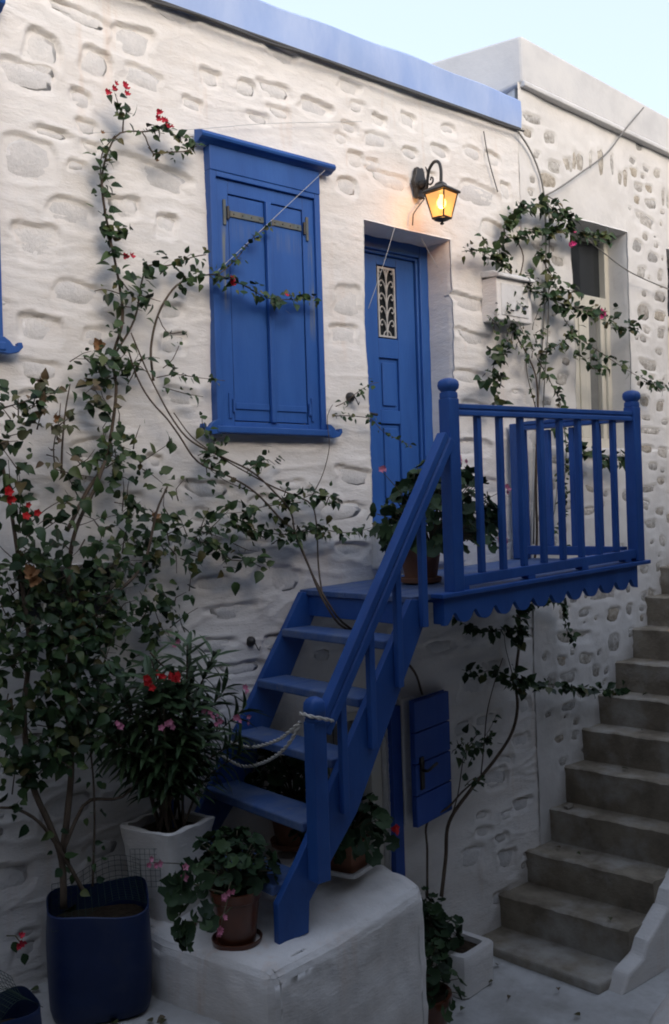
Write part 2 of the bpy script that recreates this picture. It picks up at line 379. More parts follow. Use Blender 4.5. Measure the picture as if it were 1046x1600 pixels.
# ------------------------------------------------------------------ the white house
DOOR = (4.07, 4.86, 2.0, 4.165); BASEW = (1.80, 2.36, 1.83, 2.13); BASED = (3.62, 4.12, -.62, 1.13)
house = empty('white_house', (3.6, 0, 0), 'whitewashed stone house with blue shuttered window, blue door and pale blue parapet', 'house')
HS = [(1.986,4.617,0.082,0.119),(1.927,4.493,0.129,0.068),(2.487,4.823,0.119,0.081),(2.276,4.656,0.074,0.082),(2.555,4.648,0.106,0.057),(2.197,4.452,0.052,0.048),(2.974,4.761,0.059,0.046),(3.209,4.765,0.058,0.048),(3.413,4.802,0.102,0.049),(3.712,4.770,0.114,0.054),(3.292,4.614,0.063,0.033),(3.445,4.683,0.066,0.034),(2.853,4.587,0.061,0.032),(2.223,4.314,0.052,0.036),(2.026,4.243,0.076,0.028),(1.924,4.097,0.125,0.109),(2.155,4.107,0.041,0.029),(2.241,4.215,0.042,0.032),(2.594,4.146,0.214,0.068),(2.420,3.947,0.077,0.060),(2.119,3.862,0.118,0.083),(1.949,3.694,0.110,0.093),(2.654,3.886,0.062,0.061),(2.204,4.870,0.138,0.042),(2.103,4.887,0.101,0.022),(2.742,5.050,0.127,0.052),(3.468,5.029,0.108,0.049),(2.140,3.469,0.119,0.064),(1.952,3.276,0.100,0.071),(1.945,3.074,0.094,0.047),(2.219,3.260,0.056,0.048),(2.763,3.440,0.084,0.048),(2.217,2.708,0.139,0.051),(2.869,2.493,0.127,0.049),(3.206,2.719,0.080,0.036),(2.707,2.990,0.087,0.048),(3.011,1.812,0.131,0.046),(3.325,1.975,0.164,0.081),(2.871,1.981,0.106,0.042),(3.110,2.169,0.121,0.043),(3.041,1.496,0.119,0.035),(2.837,2.164,0.081,0.042),(3.289,1.611,0.090,0.047),(2.899,1.637,0.095,0.038),(3.871,4.125,0.108,0.098),(3.973,4.336,0.100,0.088),(3.833,3.827,0.097,0.082),(3.928,3.643,0.099,0.091),(3.893,3.424,0.109,0.067),(3.849,2.972,0.118,0.059),(3.738,2.736,0.150,0.062),(3.920,2.562,0.130,0.055),(3.798,2.349,0.142,0.058),(3.865,2.113,0.129,0.043),(3.785,3.278,0.086,0.050),(3.983,4.966,0.084,0.044),(4.047,4.863,0.053,0.036),(4.245,4.818,0.056,0.037),(3.989,4.718,0.058,0.036),(4.196,4.685,0.094,0.053),(4.491,4.875,0.064,0.051),(4.866,4.906,0.063,0.039),(4.771,4.739,0.081,0.043),(5.097,4.795,0.086,0.049),(3.917,4.631,0.047,0.040),(4.028,4.529,0.059,0.052),(4.162,4.524,0.049,0.037),(3.937,4.344,0.078,0.059),(4.313,4.449,0.153,0.058),(4.493,4.667,0.065,0.038),(5.136,4.515,0.186,0.085),(5.280,4.294,0.109,0.068),(5.446,4.595,0.049,0.060),(5.317,4.797,0.076,0.050),(5.035,3.749,0.170,0.053),(5.070,3.510,0.151,0.049),(5.031,3.243,0.170,0.049),(5.067,3.024,0.138,0.049),(5.009,2.759,0.169,0.057),(5.141,2.494,0.153,0.062),(4.907,2.366,0.127,0.048),(5.540,1.431,0.122,0.037),(4.946,1.122,0.135,0.069),(5.065,0.885,0.105,0.039),(5.479,0.915,0.064,0.059),(5.445,0.664,0.085,0.059),(4.806,0.862,0.087,0.047),(5.145,0.459,0.113,0.079),(4.997,0.129,0.078,0.039),(4.861,-0.012,0.101,0.068),(5.410,0.223,0.098,0.045),(4.989,0.241,0.058,0.030),(5.179,0.042,0.060,0.035),(5.247,0.182,0.054,0.031),(5.252,0.563,0.082,0.044),(4.729,1.217,0.105,0.051),(5.149,1.249,0.100,0.044),(4.647,1.439,0.109,0.042),(3.519,2.732,0.105,0.045),(3.439,2.507,0.084,0.034),(4.184,1.451,0.000,0.000)]
HS = [s_ for s_ in HS if s_[2] > .005]
sr = random.Random(11)
stones = []
for (x, z, a, b) in HS: stones.append((x, z, a * 1.06, b * 1.0, sr.uniform(-.16, .10), sr.randrange(7), sr.uniform(.45, 1.05)))
def clear(x, z, m=.03):
    if 2.80 < x + m and x - m < 3.82 and 2.72 < z + m and z - m < 4.5: return False
    for (x0, x1, z0, z1) in (DOOR, BASEW, BASED, (4.0, 4.95, 4.1, 4.32), (4.1, 4.72, .3, 1.2), (5.1, 5.6, 3.6, 4.0)):
        if x + m > x0 and x - m < x1 and z + m > z0 and z - m < z1: return False
    return True
stones = [s_ for s_ in stones if clear(s_[0], s_[1], min(s_[2], s_[3]))]
tries = 0
while tries < 2500 and len(stones) < 150:
    tries += 1
    x, z = sr.uniform(1.62, 5.5), sr.uniform(-.4, 4.95); a = sr.uniform(.04, .11) if sr.random() < .8 else sr.uniform(.1, .16); b = a * sr.uniform(.35, .8)
    if z > 4.3 and x > 3.3: a *= .6; b *= .7
    if not clear(x, z, max(a, b) + .03): continue
    if any(abs(x - q[0]) < (a + q[2]) * 1.15 + .02 and abs(z - q[1]) < (b + q[3]) * 1.15 + .02 for q in stones): continue
    stones.append((x, z, a, b, sr.uniform(-.2, .2), sr.randrange(7), sr.uniform(.35, .9)))
X = np.concatenate([axis(-3, 1.45, .08, [])[:-1], axis(1.45, 5.65, .0125, [DOOR[0], DOOR[1], BASEW[0], BASEW[1], BASED[0], BASED[1]])])
Z = axis(-.72, 5.085, .0125, [DOOR[2], DOOR[3], BASEW[2], BASEW[3], BASED[3], -.62])
gx, gz = np.meshgrid(X, Z)
wx = gx + .10 * fbm(gx * 2.1, gz * 2.1, 91, 3); wz = gz + .10 * fbm(gx * 2.0, gz * 2.6, 77, 3)
H = .022 * fbm(gx * 1.3, gz * 1.7, 21) + .0042 * fbm(wx * 7, wz * 12, 33, 3)
rid = np.clip(1 - np.abs(fbm(wx * 1.7, wz * 9.0, 51, 2)) * 9, 0, 1) ** 2
rid *= np.clip(fbm(gx * 1.1, gz * 1.3, 61, 2) * 4 + .55, 0, 1)
H += (.0042 + .0035 * np.clip((3.4 - gz) / .6, 0, 1)) * rid + .0012 * fbm(gx * 60, gz * 60, 71, 2)
rid2 = np.clip(1 - np.abs(fbm(wx * 1.3 + 7, wz * 15.0 + gx * 1.2, 57, 2)) * 13, 0, 1) ** 2 * np.clip(fbm(gx * 1.6, gz * 1.9, 63, 2) * 5 + .45, 0, 1)
H += .0042 * rid2
H0 = H.copy()
hollow(X, Z, H, stones, .021, .011, .26, .30)
wall = link('wall', wall_mesh('house_wall', X, Z, H, 0.0, [DOOR, BASEW, BASED], M['lime'], [.30, .16, .14]), (0, 0, 0), house); WO[wall.name] = Vector((0, 0, 0))
SM = [stone_mesh('house_stone', k, M['lime_stone'], .007) for k in range(7)]
for (x, z, a, b, rot, k, d) in stones:
    h = float(H0[np.argmin(abs(Z - z)), np.argmin(abs(X - x))])
    tl_ = min(.16, math.atan(.017 * d / (2 * b)) * sr.uniform(.45, .8))
    link('stone', SM[k], (x, -h + .0125 * d + .0050, z), wall, Euler((-tl_, -rot, 0)), (a * .985, 1, b * .985))
def wall_y(x, z): return -float(H0[np.argmin(abs(Z - z)), np.argmin(abs(X - x))])
# body behind the wall sheet, roof, parapet band
b_ = MB(); b_.box(-3, 5.61, .32, 5.5, -.7, 5.0); b_.build('house_body', M['lime'], house)
pv = MB()
xs = axis(-3, 5.615, .06, []); lo = []; hi = []
prof = lambda x: [(x, -.026 + .004 * math.sin(x * 5), 5.078), (x, -.028 + .005 * math.sin(x * 4 + 1), 5.19), (x, -.030 + .003 * math.sin(x * 6), 5.285 + .006 * math.sin(x * 3.1) + .005 * math.sin(x * 8.7)), (x, -.008, 5.305 + .006 * math.sin(x * 3.1) + .005 * math.sin(x * 8.7)), (x, .16, 5.305 + .006 * math.sin(x * 2.3)), (x, .18, 5.078)]
b0 = None
for i, x in enumerate(xs):
    p = prof(float(x)); b1 = len(pv.v); pv.v += p
    if b0 is not None:
        for k in range(6): pv.f.append((b0 + k, b0 + (k + 1) % 6, b1 + (k + 1) % 6, b1 + k))
    b0 = b1
n6 = len(pv.v); pv.f += [tuple(range(6)), tuple(range(n6 - 6, n6))[::-1]]
pv.build('parapet', M['blueband'], house, smooth=40)
cm = MB(); cm.box(-3, 5.6, -.038, -.015, 5.062, 5.078); cm.build('cornice_shadow_strip', M['darkcable'], house, bevel=.005)  # dark strip colouring in the shadow line below the parapet

# shuttered window
wf = MB()
wf.box(2.915, 3.685, -.052, .02, 4.235, 4.37)                                           # frieze board
wf.box(2.915, 2.955, -.048, .02, 2.84, 4.235).box(3.645, 3.685, -.048, .02, 2.84, 4.235)
wf.box(2.955, 3.645, -.048, .02, 4.205, 4.235)
win = wf.build('window_frame', M['blue'], house, bevel=.004)
wp = MB(); wp.box(2.955, 3.040, -.030, .02, 2.84, 4.205).box(3.562, 3.645, -.030, .02, 2.84, 4.205).box(3.040, 3.562, -.030, .02, 4.128, 4.205).box(3.04, 3.562, -.030, .02, 2.84, 2.868)
wp.build('frame_board', M['blueshutter'], win, bevel=.003)
cn = MB(); pr = [(-.02, 4.37), (-.055, 4.37), (-.075, 4.382), (-.098, 4.388), (-.104, 4.402), (-.094, 4.420), (-.06, 4.432), (-.02, 4.442)]
cn.prism([(2.84, y, z) for y, z in pr], [(3.775, y, z) for y, z in pr]); cn.build('cornice', M['blue'], win, bevel=.003)
si = MB(); si.box(2.90, 3.70, -.072, .0, 2.800, 2.838); si.build('sill', M['blue'], win, bevel=.006)
def ear(x, s):
    e = MB(); pts = [(0, 2.795), (s * .05, 2.79), (s * .095, 2.80), (s * .118, 2.826), (s * .112, 2.848), (s * .092, 2.846), (s * .09, 2.828), (s * .07, 2.83), (s * .055, 2.85), (s * .03, 2.868), (0, 2.872)]
    pts = [(x + a, z) for a, z in pts]
    if s < 0: pts = pts[::-1]
    e.polyY(pts, -.066, -.030); return e
ear(2.925, -1).build('scroll_bracket', M['blue'], win, bevel=.003); ear(3.675, 1).build('scroll_bracket', M['blue'], win, bevel=.003)
for (x0, x1, s) in ((3.046, 3.284, 1), (3.328, 3.556, -1)):
    sh = MB(); sh.box(x0, x1, -.024, .015, 2.874, 4.122); so = sh.build('shutter', M['blueshutter'], house, bevel=.003)
    for z, m_, nm in ((4.02, 'hinge', 'strap_hinge'), (2.955, 'blue', 'strap_hinge')):
        st_ = MB(); st_.box(x0 + .004, x1 - .004, -.032, -.024, z - .017, z + .017); st_.build(nm, M[m_], so, bevel=.002)
        xp = x0 - .044 if s > 0 else x1 + .026
        pl_ = MB(); pl_.box(xp, xp + .018, -.039, -.030, z - .07, z + .07); pl_.build('hinge_plate', M[m_], so, bevel=.002)
        pn = MB(); px_ = x0 - .013 if s > 0 else x1 + .013; pn.tube([(px_, -.038, z - .035), (px_, -.038, z + .035)], .009, n=10); pn.build('hinge_pin', M['iron' if m_ == 'hinge' else 'blue'], so)
        if m_ == 'hinge':
            for q in range(4):
                rx = x0 + .03 + q * (x1 - x0 - .06) / 3; rv = MB(); rv.lathe([(.0045, 0), (.003, .003)], (0, 0, 0), 8, M=Matrix.Rotation(R(90), 4, 'X'))
                rv.v = [(a + rx, b - .032, c + z) for a, b, c in rv.v]; rv.build('rivet', M['iron'], so)
mu = MB(); mu.box(3.287, 3.325, -.048, .0, 2.868, 4.127); mu.build('mullion', M['blue'], win, bevel=.006)
# edge of a second window at the left of the wall
w2 = MB(); w2.box(.95, 1.745, -.05, .02, 3.19, 4.74); w2o = w2.build('window_frame', M['blue'], house, bevel=.004)
s2 = MB(); s2.box(.93, 1.75, -.072, 0, 3.148, 3.188); s2.build('sill', M['blue'], w2o, bevel=.006)
e2 = ear(1.715, 1); e2.v = [(a, b, c + .345) for a, b, c in e2.v]; e2.build('scroll_bracket', M['blue'], w2o, bevel=.003)
c2 = MB(); c2.prism([(.88, y, z + .37) for y, z in pr], [(1.785, y, z + .37) for y, z in pr]); c2.build('cornice', M['blue'], w2o, bevel=.003)
sh2 = MB(); sh2.box(1.02, 1.67, -.058, -.050, 3.26, 4.6); sh2.build('shutter', M['blue'], w2o, bevel=.003)

# door
df = MB(); df.box(4.075, 4.155, .215, .30, 2.24, 4.165).box(4.775, 4.858, .215, .30, 2.24, 4.165).box(4.155, 4.775, .215, .30, 4.075, 4.165)
dfo = df.build('door_frame', M['blue'], house, bevel=.006)
dm = MB(); dm.box(4.155, 4.175, .235, .30, 2.24, 4.075).box(4.755, 4.775, .235, .30, 2.24, 4.075).box(4.175, 4.755, .235, .30, 4.055, 4.075); dm.build('frame_moulding', M['blue'], dfo, bevel=.006)
dl = MB()
for (x0, x1, z0, z1) in ((4.18, 4.405, 2.26, 4.05), (4.585, 4.75, 2.26, 4.05), (4.405, 4.585, 3.99, 4.05), (4.405, 4.585, 3.37, 3.50), (4.405, 4.585, 2.93, 3.02), (4.405, 4.585, 2.26, 2.40)):
    dl.box(x0, x1, .255, .29, z0, z1)
door = dl.build('door', M['blue'], house, bevel=.004)
for z0, z1 in ((3.02, 3.37), (2.40, 2.93)):
    p1 = MB(); p1.box(4.405, 4.585, .272, .29, z0, z1).box(4.435, 4.555, .258, .272, z0 + .03, z1 - .03); p1.build('door_panel', M['blue'], door, bevel=.006)
gl = MB(); gl.box(4.405, 4.585, .282, .29, 3.50, 3.99); gl.build('glass_pane', M['glass_dark'], door)
gr = MB(); cx_ = 4.495
gr.box(4.415, 4.427, .258, .268, 3.51, 3.98).box(4.563, 4.575, .258, .268, 3.51, 3.98).box(4.427, 4.563, .258, .268, 3.51, 3.522).box(4.427, 4.563, .258, .268, 3.968, 3.98)
gr.tube([(cx_, .262, 3.522), (cx_, .262, 3.968)], .006, n=6)
for q in range(5):
    zb = 3.535 + q * .088
    for s in (-1, 1):
        pts = [(cx_, zb), (cx_ + s * .008, zb + .045), (cx_ + s * .026, zb + .082), (cx_ + s * .047, zb + .092), (cx_ + s * .062, zb + .078), (cx_ + s * .062, zb + .060), (cx_ + s * .050, zb + .052), (cx_ + s * .044, zb + .062)]
        gr.tube(catmull([(a, .262, min(c, 3.975)) for a, c in pts], .010), .0048, n=5)
gr.tube(catmull([(cx_ - .035, .262, 3.522), (cx_ - .022, .262, 3.545), (cx_, .262, 3.555), (cx_ + .022, .262, 3.545), (cx_ + .035, .262, 3.522)], .01), .005, n=5)
gr.build('door_grille', M['grille'], door, smooth=40)
hd = MB(); hd.box(4.205, 4.24, .247, .255, 2.90, 3.03).tube(catmull([(4.222, .25, 2.985), (4.222, .21, 2.985), (4.24, .205, 2.985), (4.33, .21, 2.98)], .02), .009, n=8); hd.build('door_handle', M['iron'], door, smooth=40)
ds = MB(); ds.box(4.05, 4.88, -.045, .24, 1.985, 2.242); ds.build('doorstep', M['lime'], house, bevel=.02)

# small cellar window behind the climber
cw = MB(); cw.box(1.80, 2.36, .13, .15, 1.83, 2.13); cwo = cw.build('cellar_window', M['glass_dark'], house)
cf = MB(); cf.box(1.80, 1.825, .09, .13, 1.83, 2.13).box(2.335, 2.36, .09, .13, 1.83, 2.13).box(1.825, 2.335, .09, .13, 1.83, 1.86).box(1.825, 2.335, .09, .13, 2.10, 2.13).box(1.96, 1.975, .095, .13, 1.86, 2.10).box(2.19, 2.205, .095, .13, 1.86, 2.10)
cf.build('sash', M['joinery'], cwo, bevel=.003)
cs = MB(); cs.box(1.79, 2.37, -.03, .09, 1.80, 1.832); cs.build('sill', M['cement'], cwo, bevel=.006)
# cellar door under the landing
bd = MB(); bd.box(3.60, 4.14, .13, .15, -.62, 1.13); bdo = bd.build('cellar_door', M['greywood'], house)
for q in range(5):
    k = MB(); x0 = 3.63 + q * .075; k.box(x0, x0 + .069, .095, .13, -.60, 1.07); k.build('board', M['greywood'], bdo, bevel=.003)
lf = MB(); lf.box(3.60, 4.14, .03, .12, 1.07, 1.128).box(4.012, 4.10, .02, .12, -.60, 1.07); lf.build('door_frame', M['joinery'], bdo, bevel=.004)
js = MB(); js.box(4.135, 4.215, -.045, .02, -.10, 1.12); js.build('blue_post', M['bluedark'], house, bevel=.004)
pf = MB(); pf.box(4.222, 4.345, -.055, .01, .36, 1.16); pf.build('pier', M['lime'], house, bevel=.012)
SHM = Matrix.Translation((4.66, -.035, 0)) @ Matrix.Rotation(R(14), 4, 'Z')
# boards of the open shutter are separate parts; the backing carries them
bk = MB(); bk.box(-.45, -.03, .012, .024, .37, 1.16, SHM); bko = bk.build('cellar_shutter', M['bluedark'], house, bevel=.002)
for q in range(4):
    z0 = .372 + q * .197; k = MB(); k.box(-.455, -.02, -.018, .012, z0, z0 + .190, SHM); k.build('board', M['bluedark'], bko, bevel=.006)
hk = MB(); hk.box(-.415, -.375, -.030, -.018, .60, .80, SHM); hk.tube([SHM @ Vector(p) for p in catmull([(-.395, -.03, .72), (-.395, -.065, .72), (-.36, -.075, .735), (-.29, -.07, .745)], .02)], .010, n=8)
hk.build('shutter_handle', M['iron'], bko, smooth=40)

# ------------------------------------------------------------------ the grey neighbour house
nb = empty('neighbour_house', (7.4, 0, 0), 'grey rendered stone house with bare stones showing and a cement parapet', 'house')
NS = [(5.769,5.188,0.097,0.029),(5.712,5.076,0.048,0.033),(5.975,5.087,0.062,0.053),(5.809,4.937,0.034,0.026),(6.019,4.885,0.070,0.041),(5.943,4.765,0.085,0.053),(6.170,4.936,0.032,0.049),(6.218,4.936,0.024,0.049),(6.268,4.975,0.020,0.075),(6.333,4.979,0.037,0.070),(6.476,5.018,0.021,0.076),(6.603,5.029,0.030,0.107),(6.759,5.041,0.022,0.088),(6.870,4.955,0.027,0.052),(6.942,4.964,0.032,0.074),(7.075,5.058,0.047,0.037),(7.266,5.123,0.043,0.022),(7.430,5.118,0.049,0.036),(7.215,5.054,0.029,0.022),(7.143,4.944,0.061,0.035),(7.305,4.964,0.044,0.035),(7.100,4.836,0.042,0.032),(7.317,4.838,0.068,0.038),(7.194,4.683,0.133,0.048),(7.196,4.545,0.043,0.029),(7.079,4.448,0.051,0.050),(7.366,4.502,0.034,0.022),(7.301,4.385,0.063,0.043),(7.132,4.240,0.061,0.043),(7.410,4.250,0.039,0.049),(7.172,5.289,0.047,0.030),(7.517,4.928,0.020,0.072),(7.586,4.913,0.020,0.072),(5.747,4.736,0.030,0.028),(5.727,4.638,0.026,0.024),(5.775,4.256,0.052,0.028),(6.029,4.179,0.074,0.041),(5.970,4.525,0.054,0.034),(7.160,4.069,0.033,0.021),(7.390,4.069,0.069,0.041),(7.152,3.919,0.085,0.064),(7.390,3.907,0.078,0.035),(7.200,3.770,0.048,0.024),(7.148,3.692,0.047,0.024),(7.411,3.764,0.054,0.041),(7.373,3.609,0.049,0.027),(7.193,3.483,0.128,0.040),(7.138,3.178,0.061,0.048),(7.376,3.146,0.054,0.043),(7.159,3.041,0.057,0.016),(7.438,3.019,0.049,0.022),(7.210,2.937,0.143,0.024),(7.145,2.787,0.080,0.032),(7.383,2.759,0.073,0.040),(7.241,2.639,0.067,0.029),(7.405,3.315,0.074,0.041),(5.848,3.618,0.057,0.024),(6.023,3.292,0.066,0.043),(5.845,3.106,0.057,0.021),(5.786,2.985,0.045,0.024),(5.737,2.903,0.045,0.021),(7.145,2.454,0.094,0.026),(7.053,2.323,0.093,0.037),(7.157,2.162,0.076,0.034),(7.316,2.264,0.058,0.032),(7.360,2.522,0.059,0.032),(6.848,1.759,0.058,0.046),(7.033,1.794,0.051,0.034),(6.474,1.644,0.152,0.045),(6.218,1.517,0.061,0.029),(6.576,1.469,0.073,0.050),(6.797,1.490,0.040,0.046),(5.972,1.530,0.070,0.043),(5.924,1.653,0.077,0.043),(6.081,1.346,0.190,0.039),(6.564,1.248,0.073,0.068),(6.216,1.165,0.073,0.039),(5.931,1.180,0.050,0.036),(6.002,1.046,0.086,0.043),(5.992,0.836,0.078,0.031),(5.745,0.813,0.037,0.019),(5.729,1.238,0.030,0.033),(6.162,0.903,0.064,0.029),(5.753,2.772,0.052,0.033),(5.938,2.680,0.062,0.029),(5.852,2.489,0.068,0.033),(6.208,2.560,0.065,0.029),(6.077,2.343,0.071,0.029),(5.727,2.256,0.052,0.028),(6.316,2.288,0.066,0.030),(7.264,3.387,0.043,0.021),(5.998,5.395,0.000,0.000)]
nst = [(x, z, a * 1.08, b * 1.08, sr.uniform(-.15, .15), sr.randrange(7), sr.uniform(.7, 1.1)) for (x, z, a, b) in NS if a > .004]
W1 = (6.195, 6.94, 2.78, 4.545); W2 = (7.52, 8.3, 2.78, 4.50)
nst = [q for q in nst if not any(q[0] + q[2] > w[0] - .02 and q[0] - q[2] < w[1] + .02 and w[2] - .02 < q[1] < w[3] + .02 for w in (W1, W2))]
tries = 0; n0 = len(nst)
while tries < 4000 and len(nst) < n0 + 95:
    tries += 1
    x, z = (sr.uniform(6.97, 7.5), sr.uniform(1.4, 5.2)) if sr.random() < .6 else (sr.uniform(5.7, 6.16), sr.uniform(-.2, 4.9))
    if sr.random() < .2: x, z = sr.uniform(6.2, 7.4), sr.uniform(.9, 2.7)
    a = sr.uniform(.016, .055); b = a * sr.uniform(.45, 1.1)
    if any(abs(x - q[0]) < a + q[2] + .012 and abs(z - q[1]) < b + q[3] + .012 for q in nst) or (x < 6.16 and 2.0 < z < 4.0 and sr.random() < .5): continue
    if any(x + a > w[0] - .03 and x - a < w[1] + .03 and w[2] - .08 < z < w[3] + .03 for w in (W1, W2)): continue
    nst.append((x, z, a, b, sr.uniform(-.3, .3), sr.randrange(7), sr.uniform(.5, 1.1)))
NX = axis(5.60, 10.5, .016, [W1[0], W1[1], W2[0], W2[1]]); NZ = axis(-.7, 5.42, .016, [W1[2], W1[3], W2[2], W2[3]])
gx, gz = np.meshgrid(NX, NZ)
NH = .022 * fbm(gx * 1.5, gz * 1.6, 121) + .005 * fbm(gx * 8, gz * 9, 133, 3) + .0014 * fbm(gx * 50, gz * 50, 143, 2)
NH0 = NH.copy(); hollow(NX, NZ, NH, nst, .012, .016, .45)
nwall = link('wall', wall_mesh('neighbour_wall', NX, NZ, NH, -.006, [W1, W2], M['plaster'], [.26, .26]), (0, 0, 0), nb); WO[nwall.name] = Vector((0, 0, 0))
NSM = [stone_mesh('neighbour_stone', k, M['rawstone'], .005) for k in range(7)]
for (x, z, a, b, rot, k, d) in nst:
    h = float(NH0[np.argmin(abs(NZ - z)), np.argmin(abs(NX - x))])
    link('stone', NSM[k], (x, -.006 - h + .0085 * d, z), nwall, Euler((R(sr.uniform(1, 5)), -rot, 0)), (a * 1.08, 1, b * 1.08))
nbod = MB(); nbod.box(5.64, 10.5, .30, 6, -.7, 5.3).box(5.632, 5.78, .04, .30, 4.8, 5.44); nbod.build('house_body', M['plaster'], nb)
pp = MB()
ztop = lambda x: 5.755 - .07 * (x - 5.63)
zbot = lambda x: 5.415 - .045 * (x - 5.63)
fr_ = [(5.63, -.05), (10.5, -.05)]
pp.add([(5.625, -.045, zbot(5.63)), (10.5, -.045, zbot(10.5)), (10.5, -.04, ztop(10.5)), (5.625, -.04, ztop(5.63)),
        (4.95, 1.9, 5.0), (10.5, 1.9, 5.0), (10.5, 1.9, 5.60), (4.95, 1.9, 5.73)],
       [(0, 1, 2, 3), (4, 0, 3, 7), (3, 2, 6, 7), (1, 5, 6, 2), (5, 4, 7, 6), (0, 4, 5, 1)])
pp.build('parapet', M['cement'], nb, bevel=.02)
cc = MB(); cc.prism([(5.63, -.058, zbot(5.63) - .03), (5.63, -.058, zbot(5.63)), (5.63, -.03, zbot(5.63) + .03), (5.63, .02, zbot(5.63) - .03)],
                    [(10.5, -.058, zbot(10.5) - .03), (10.5, -.058, zbot(10.5)), (10.5, -.03, zbot(10.5) + .03), (10.5, .02, zbot(10.5) - .03)]); cc.build('drip_ledge', M['cement'], nb, bevel=.008)
def french(w, name='window'):
    x0, x1, z0, z1 = w
    f = MB(); y0, y1 = .17, .25
    f.box(x0 - .005, x0 + .06, y0, y1, z0, z1).box(x1 - .06, x1 + .005, y0, y1, z0, z1).box(x0 + .06, x1 - .06, y0, y1, z1 - .06, z1 + .005).box(x0 + .06, x1 - .06, y0 - .02, y1, z1 - .62, z1 - .52).box(x0 + .06, x1 - .06, y0, y1, z0, z0 + .10)
    f.box((x0 + x1) / 2 - .045, (x0 + x1) / 2 + .045, y0 + .01, y1, z0 + .10, z1 - .62)
    for a, b in ((x0 + .06, (x0 + x1) / 2 - .045), ((x0 + x1) / 2 + .045, x1 - .06)):
        f.box(a, a + .055, y0 + .02, y1, z0 + .10, z1 - .62).box(b - .055, b, y0 + .02, y1, z0 + .10, z1 - .62)
    fo = f.build(name, M['joinery'], nb, bevel=.005)
    p = MB(); p.box(x0 + .06, x1 - .06, .225, .23, z1 - .52, z1 - .06); p.build('pane', M['glass_dark'], fo)
    for a, b in ((x0 + .115, (x0 + x1) / 2 - .1), ((x0 + x1) / 2 + .1, x1 - .115)):
        p = MB(); p.box(a, b, .225, .23, z0 + .1, z1 - .62); p.build('pane', M['panegrey'], fo)
    s = MB(); s.box(x0 - .02, x1 + .02, -.035, .18, z0 - .06, z0 + .003); s.build('sill', M['plaster'], fo, bevel=.01)
M['panegrey'] = mat('curtained glass', (.20, .205, .20), .15, (.15, .155, .15), 8, spec=.5)
french(W1); french(W2)

# ------------------------------------------------------------------ unseen houses and slab, added to shade the lower wall
opp = empty('opposite_shade_house', (3, -6.6, 0), 'unseen stone house added across the lane, tall to shade the lower walls', 'house')
ob = MB(); ob.box(-9, 14, -12, -6.6, -.7, 6.3); ob.build('house_body', M['fieldstone'], opp)  # added mass, height and dark stone chosen to darken the lower wall
ob = MB(); ob.box(-7, 12, -6.6, -3.4, 4.4, 4.65); ob.build('shade_slab', M['fieldstone'], opp)  # invented overhang, keeps sky and sun off the lower wall

for nm, bx_, lb in (('lane_shade_block', (-9, -2.2, -6.6, 0.3, -.7, 5.8), 'unseen stone block added at the left end of the lane to cut skylight'), ('hillside_shade_block', (12.5, 22, -11, -1.2, -.7, 7.0), 'unseen stone block added up the steps to the right to cut skylight')):
    e_ = empty(nm, ((bx_[0] + bx_[1]) / 2, -3, 0), lb, 'house'); ob = MB(); ob.box(*bx_); ob.build('house_body', M['fieldstone'], e_)  # blocks put in at both lane ends to stop low skylight

# ------------------------------------------------------------------ wooden stair and landing
M['stairblue'] = mat('blue stair paint', (.019, .078, .29), .48, (.026, .094, .325), 7, .0014, 60, (1, 1, .4), (.015, .055, .21), 3, spec=.35, extra=fade)
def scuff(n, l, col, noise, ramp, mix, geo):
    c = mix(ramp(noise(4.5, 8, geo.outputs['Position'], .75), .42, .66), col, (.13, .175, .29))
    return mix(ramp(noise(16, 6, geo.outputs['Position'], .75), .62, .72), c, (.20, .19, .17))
M['bluefloor'] = mat('scuffed sky-paled blue paint', (.045, .10, .27), .6, (.06, .12, .29), 7, .002, 50, (.4, 3, 3), spec=.3, extra=scuff)  # worn paint; paler base also has the sky's reflection painted in
BL = M['stairblue']
zf = lambda x: 1.905 + .040 * (x - 3.5)
stair = empty('wooden_staircase', (3.6, -.5, .45), 'blue painted wooden staircase with railed landing in front of the white wall', 'staircase')
YO = -.93
XE = 5.42
for q in range(7):                                     # landing boards run along the wall
    y0 = -.945 + q * .134; y1 = y0 + .130
    k = MB(); k.prism([(3.47, y0, zf(3.47) - .03), (XE + .06, y0, zf(XE) - .03), (XE + .06, y1, zf(XE) - .03), (3.47, y1, zf(3.47) - .03)], [(3.47, y0, zf(3.47)), (XE + .06, y0, zf(XE)), (XE + .06, y1, zf(XE)), (3.47, y1, zf(3.47))])
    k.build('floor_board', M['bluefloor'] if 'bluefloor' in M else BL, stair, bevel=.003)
k = MB(); k.box(3.485, 3.515, -.93, -.03, zf(3.5) - .15, zf(3.5) - .032); k.build('end_joist', BL, stair, bevel=.003)
for x in (4.1, 4.7, 5.3):
    k = MB(); k.box(x, x + .06, -.93, -.02, zf(x) - .13, zf(x) - .033); k.build('joist', BL, stair)
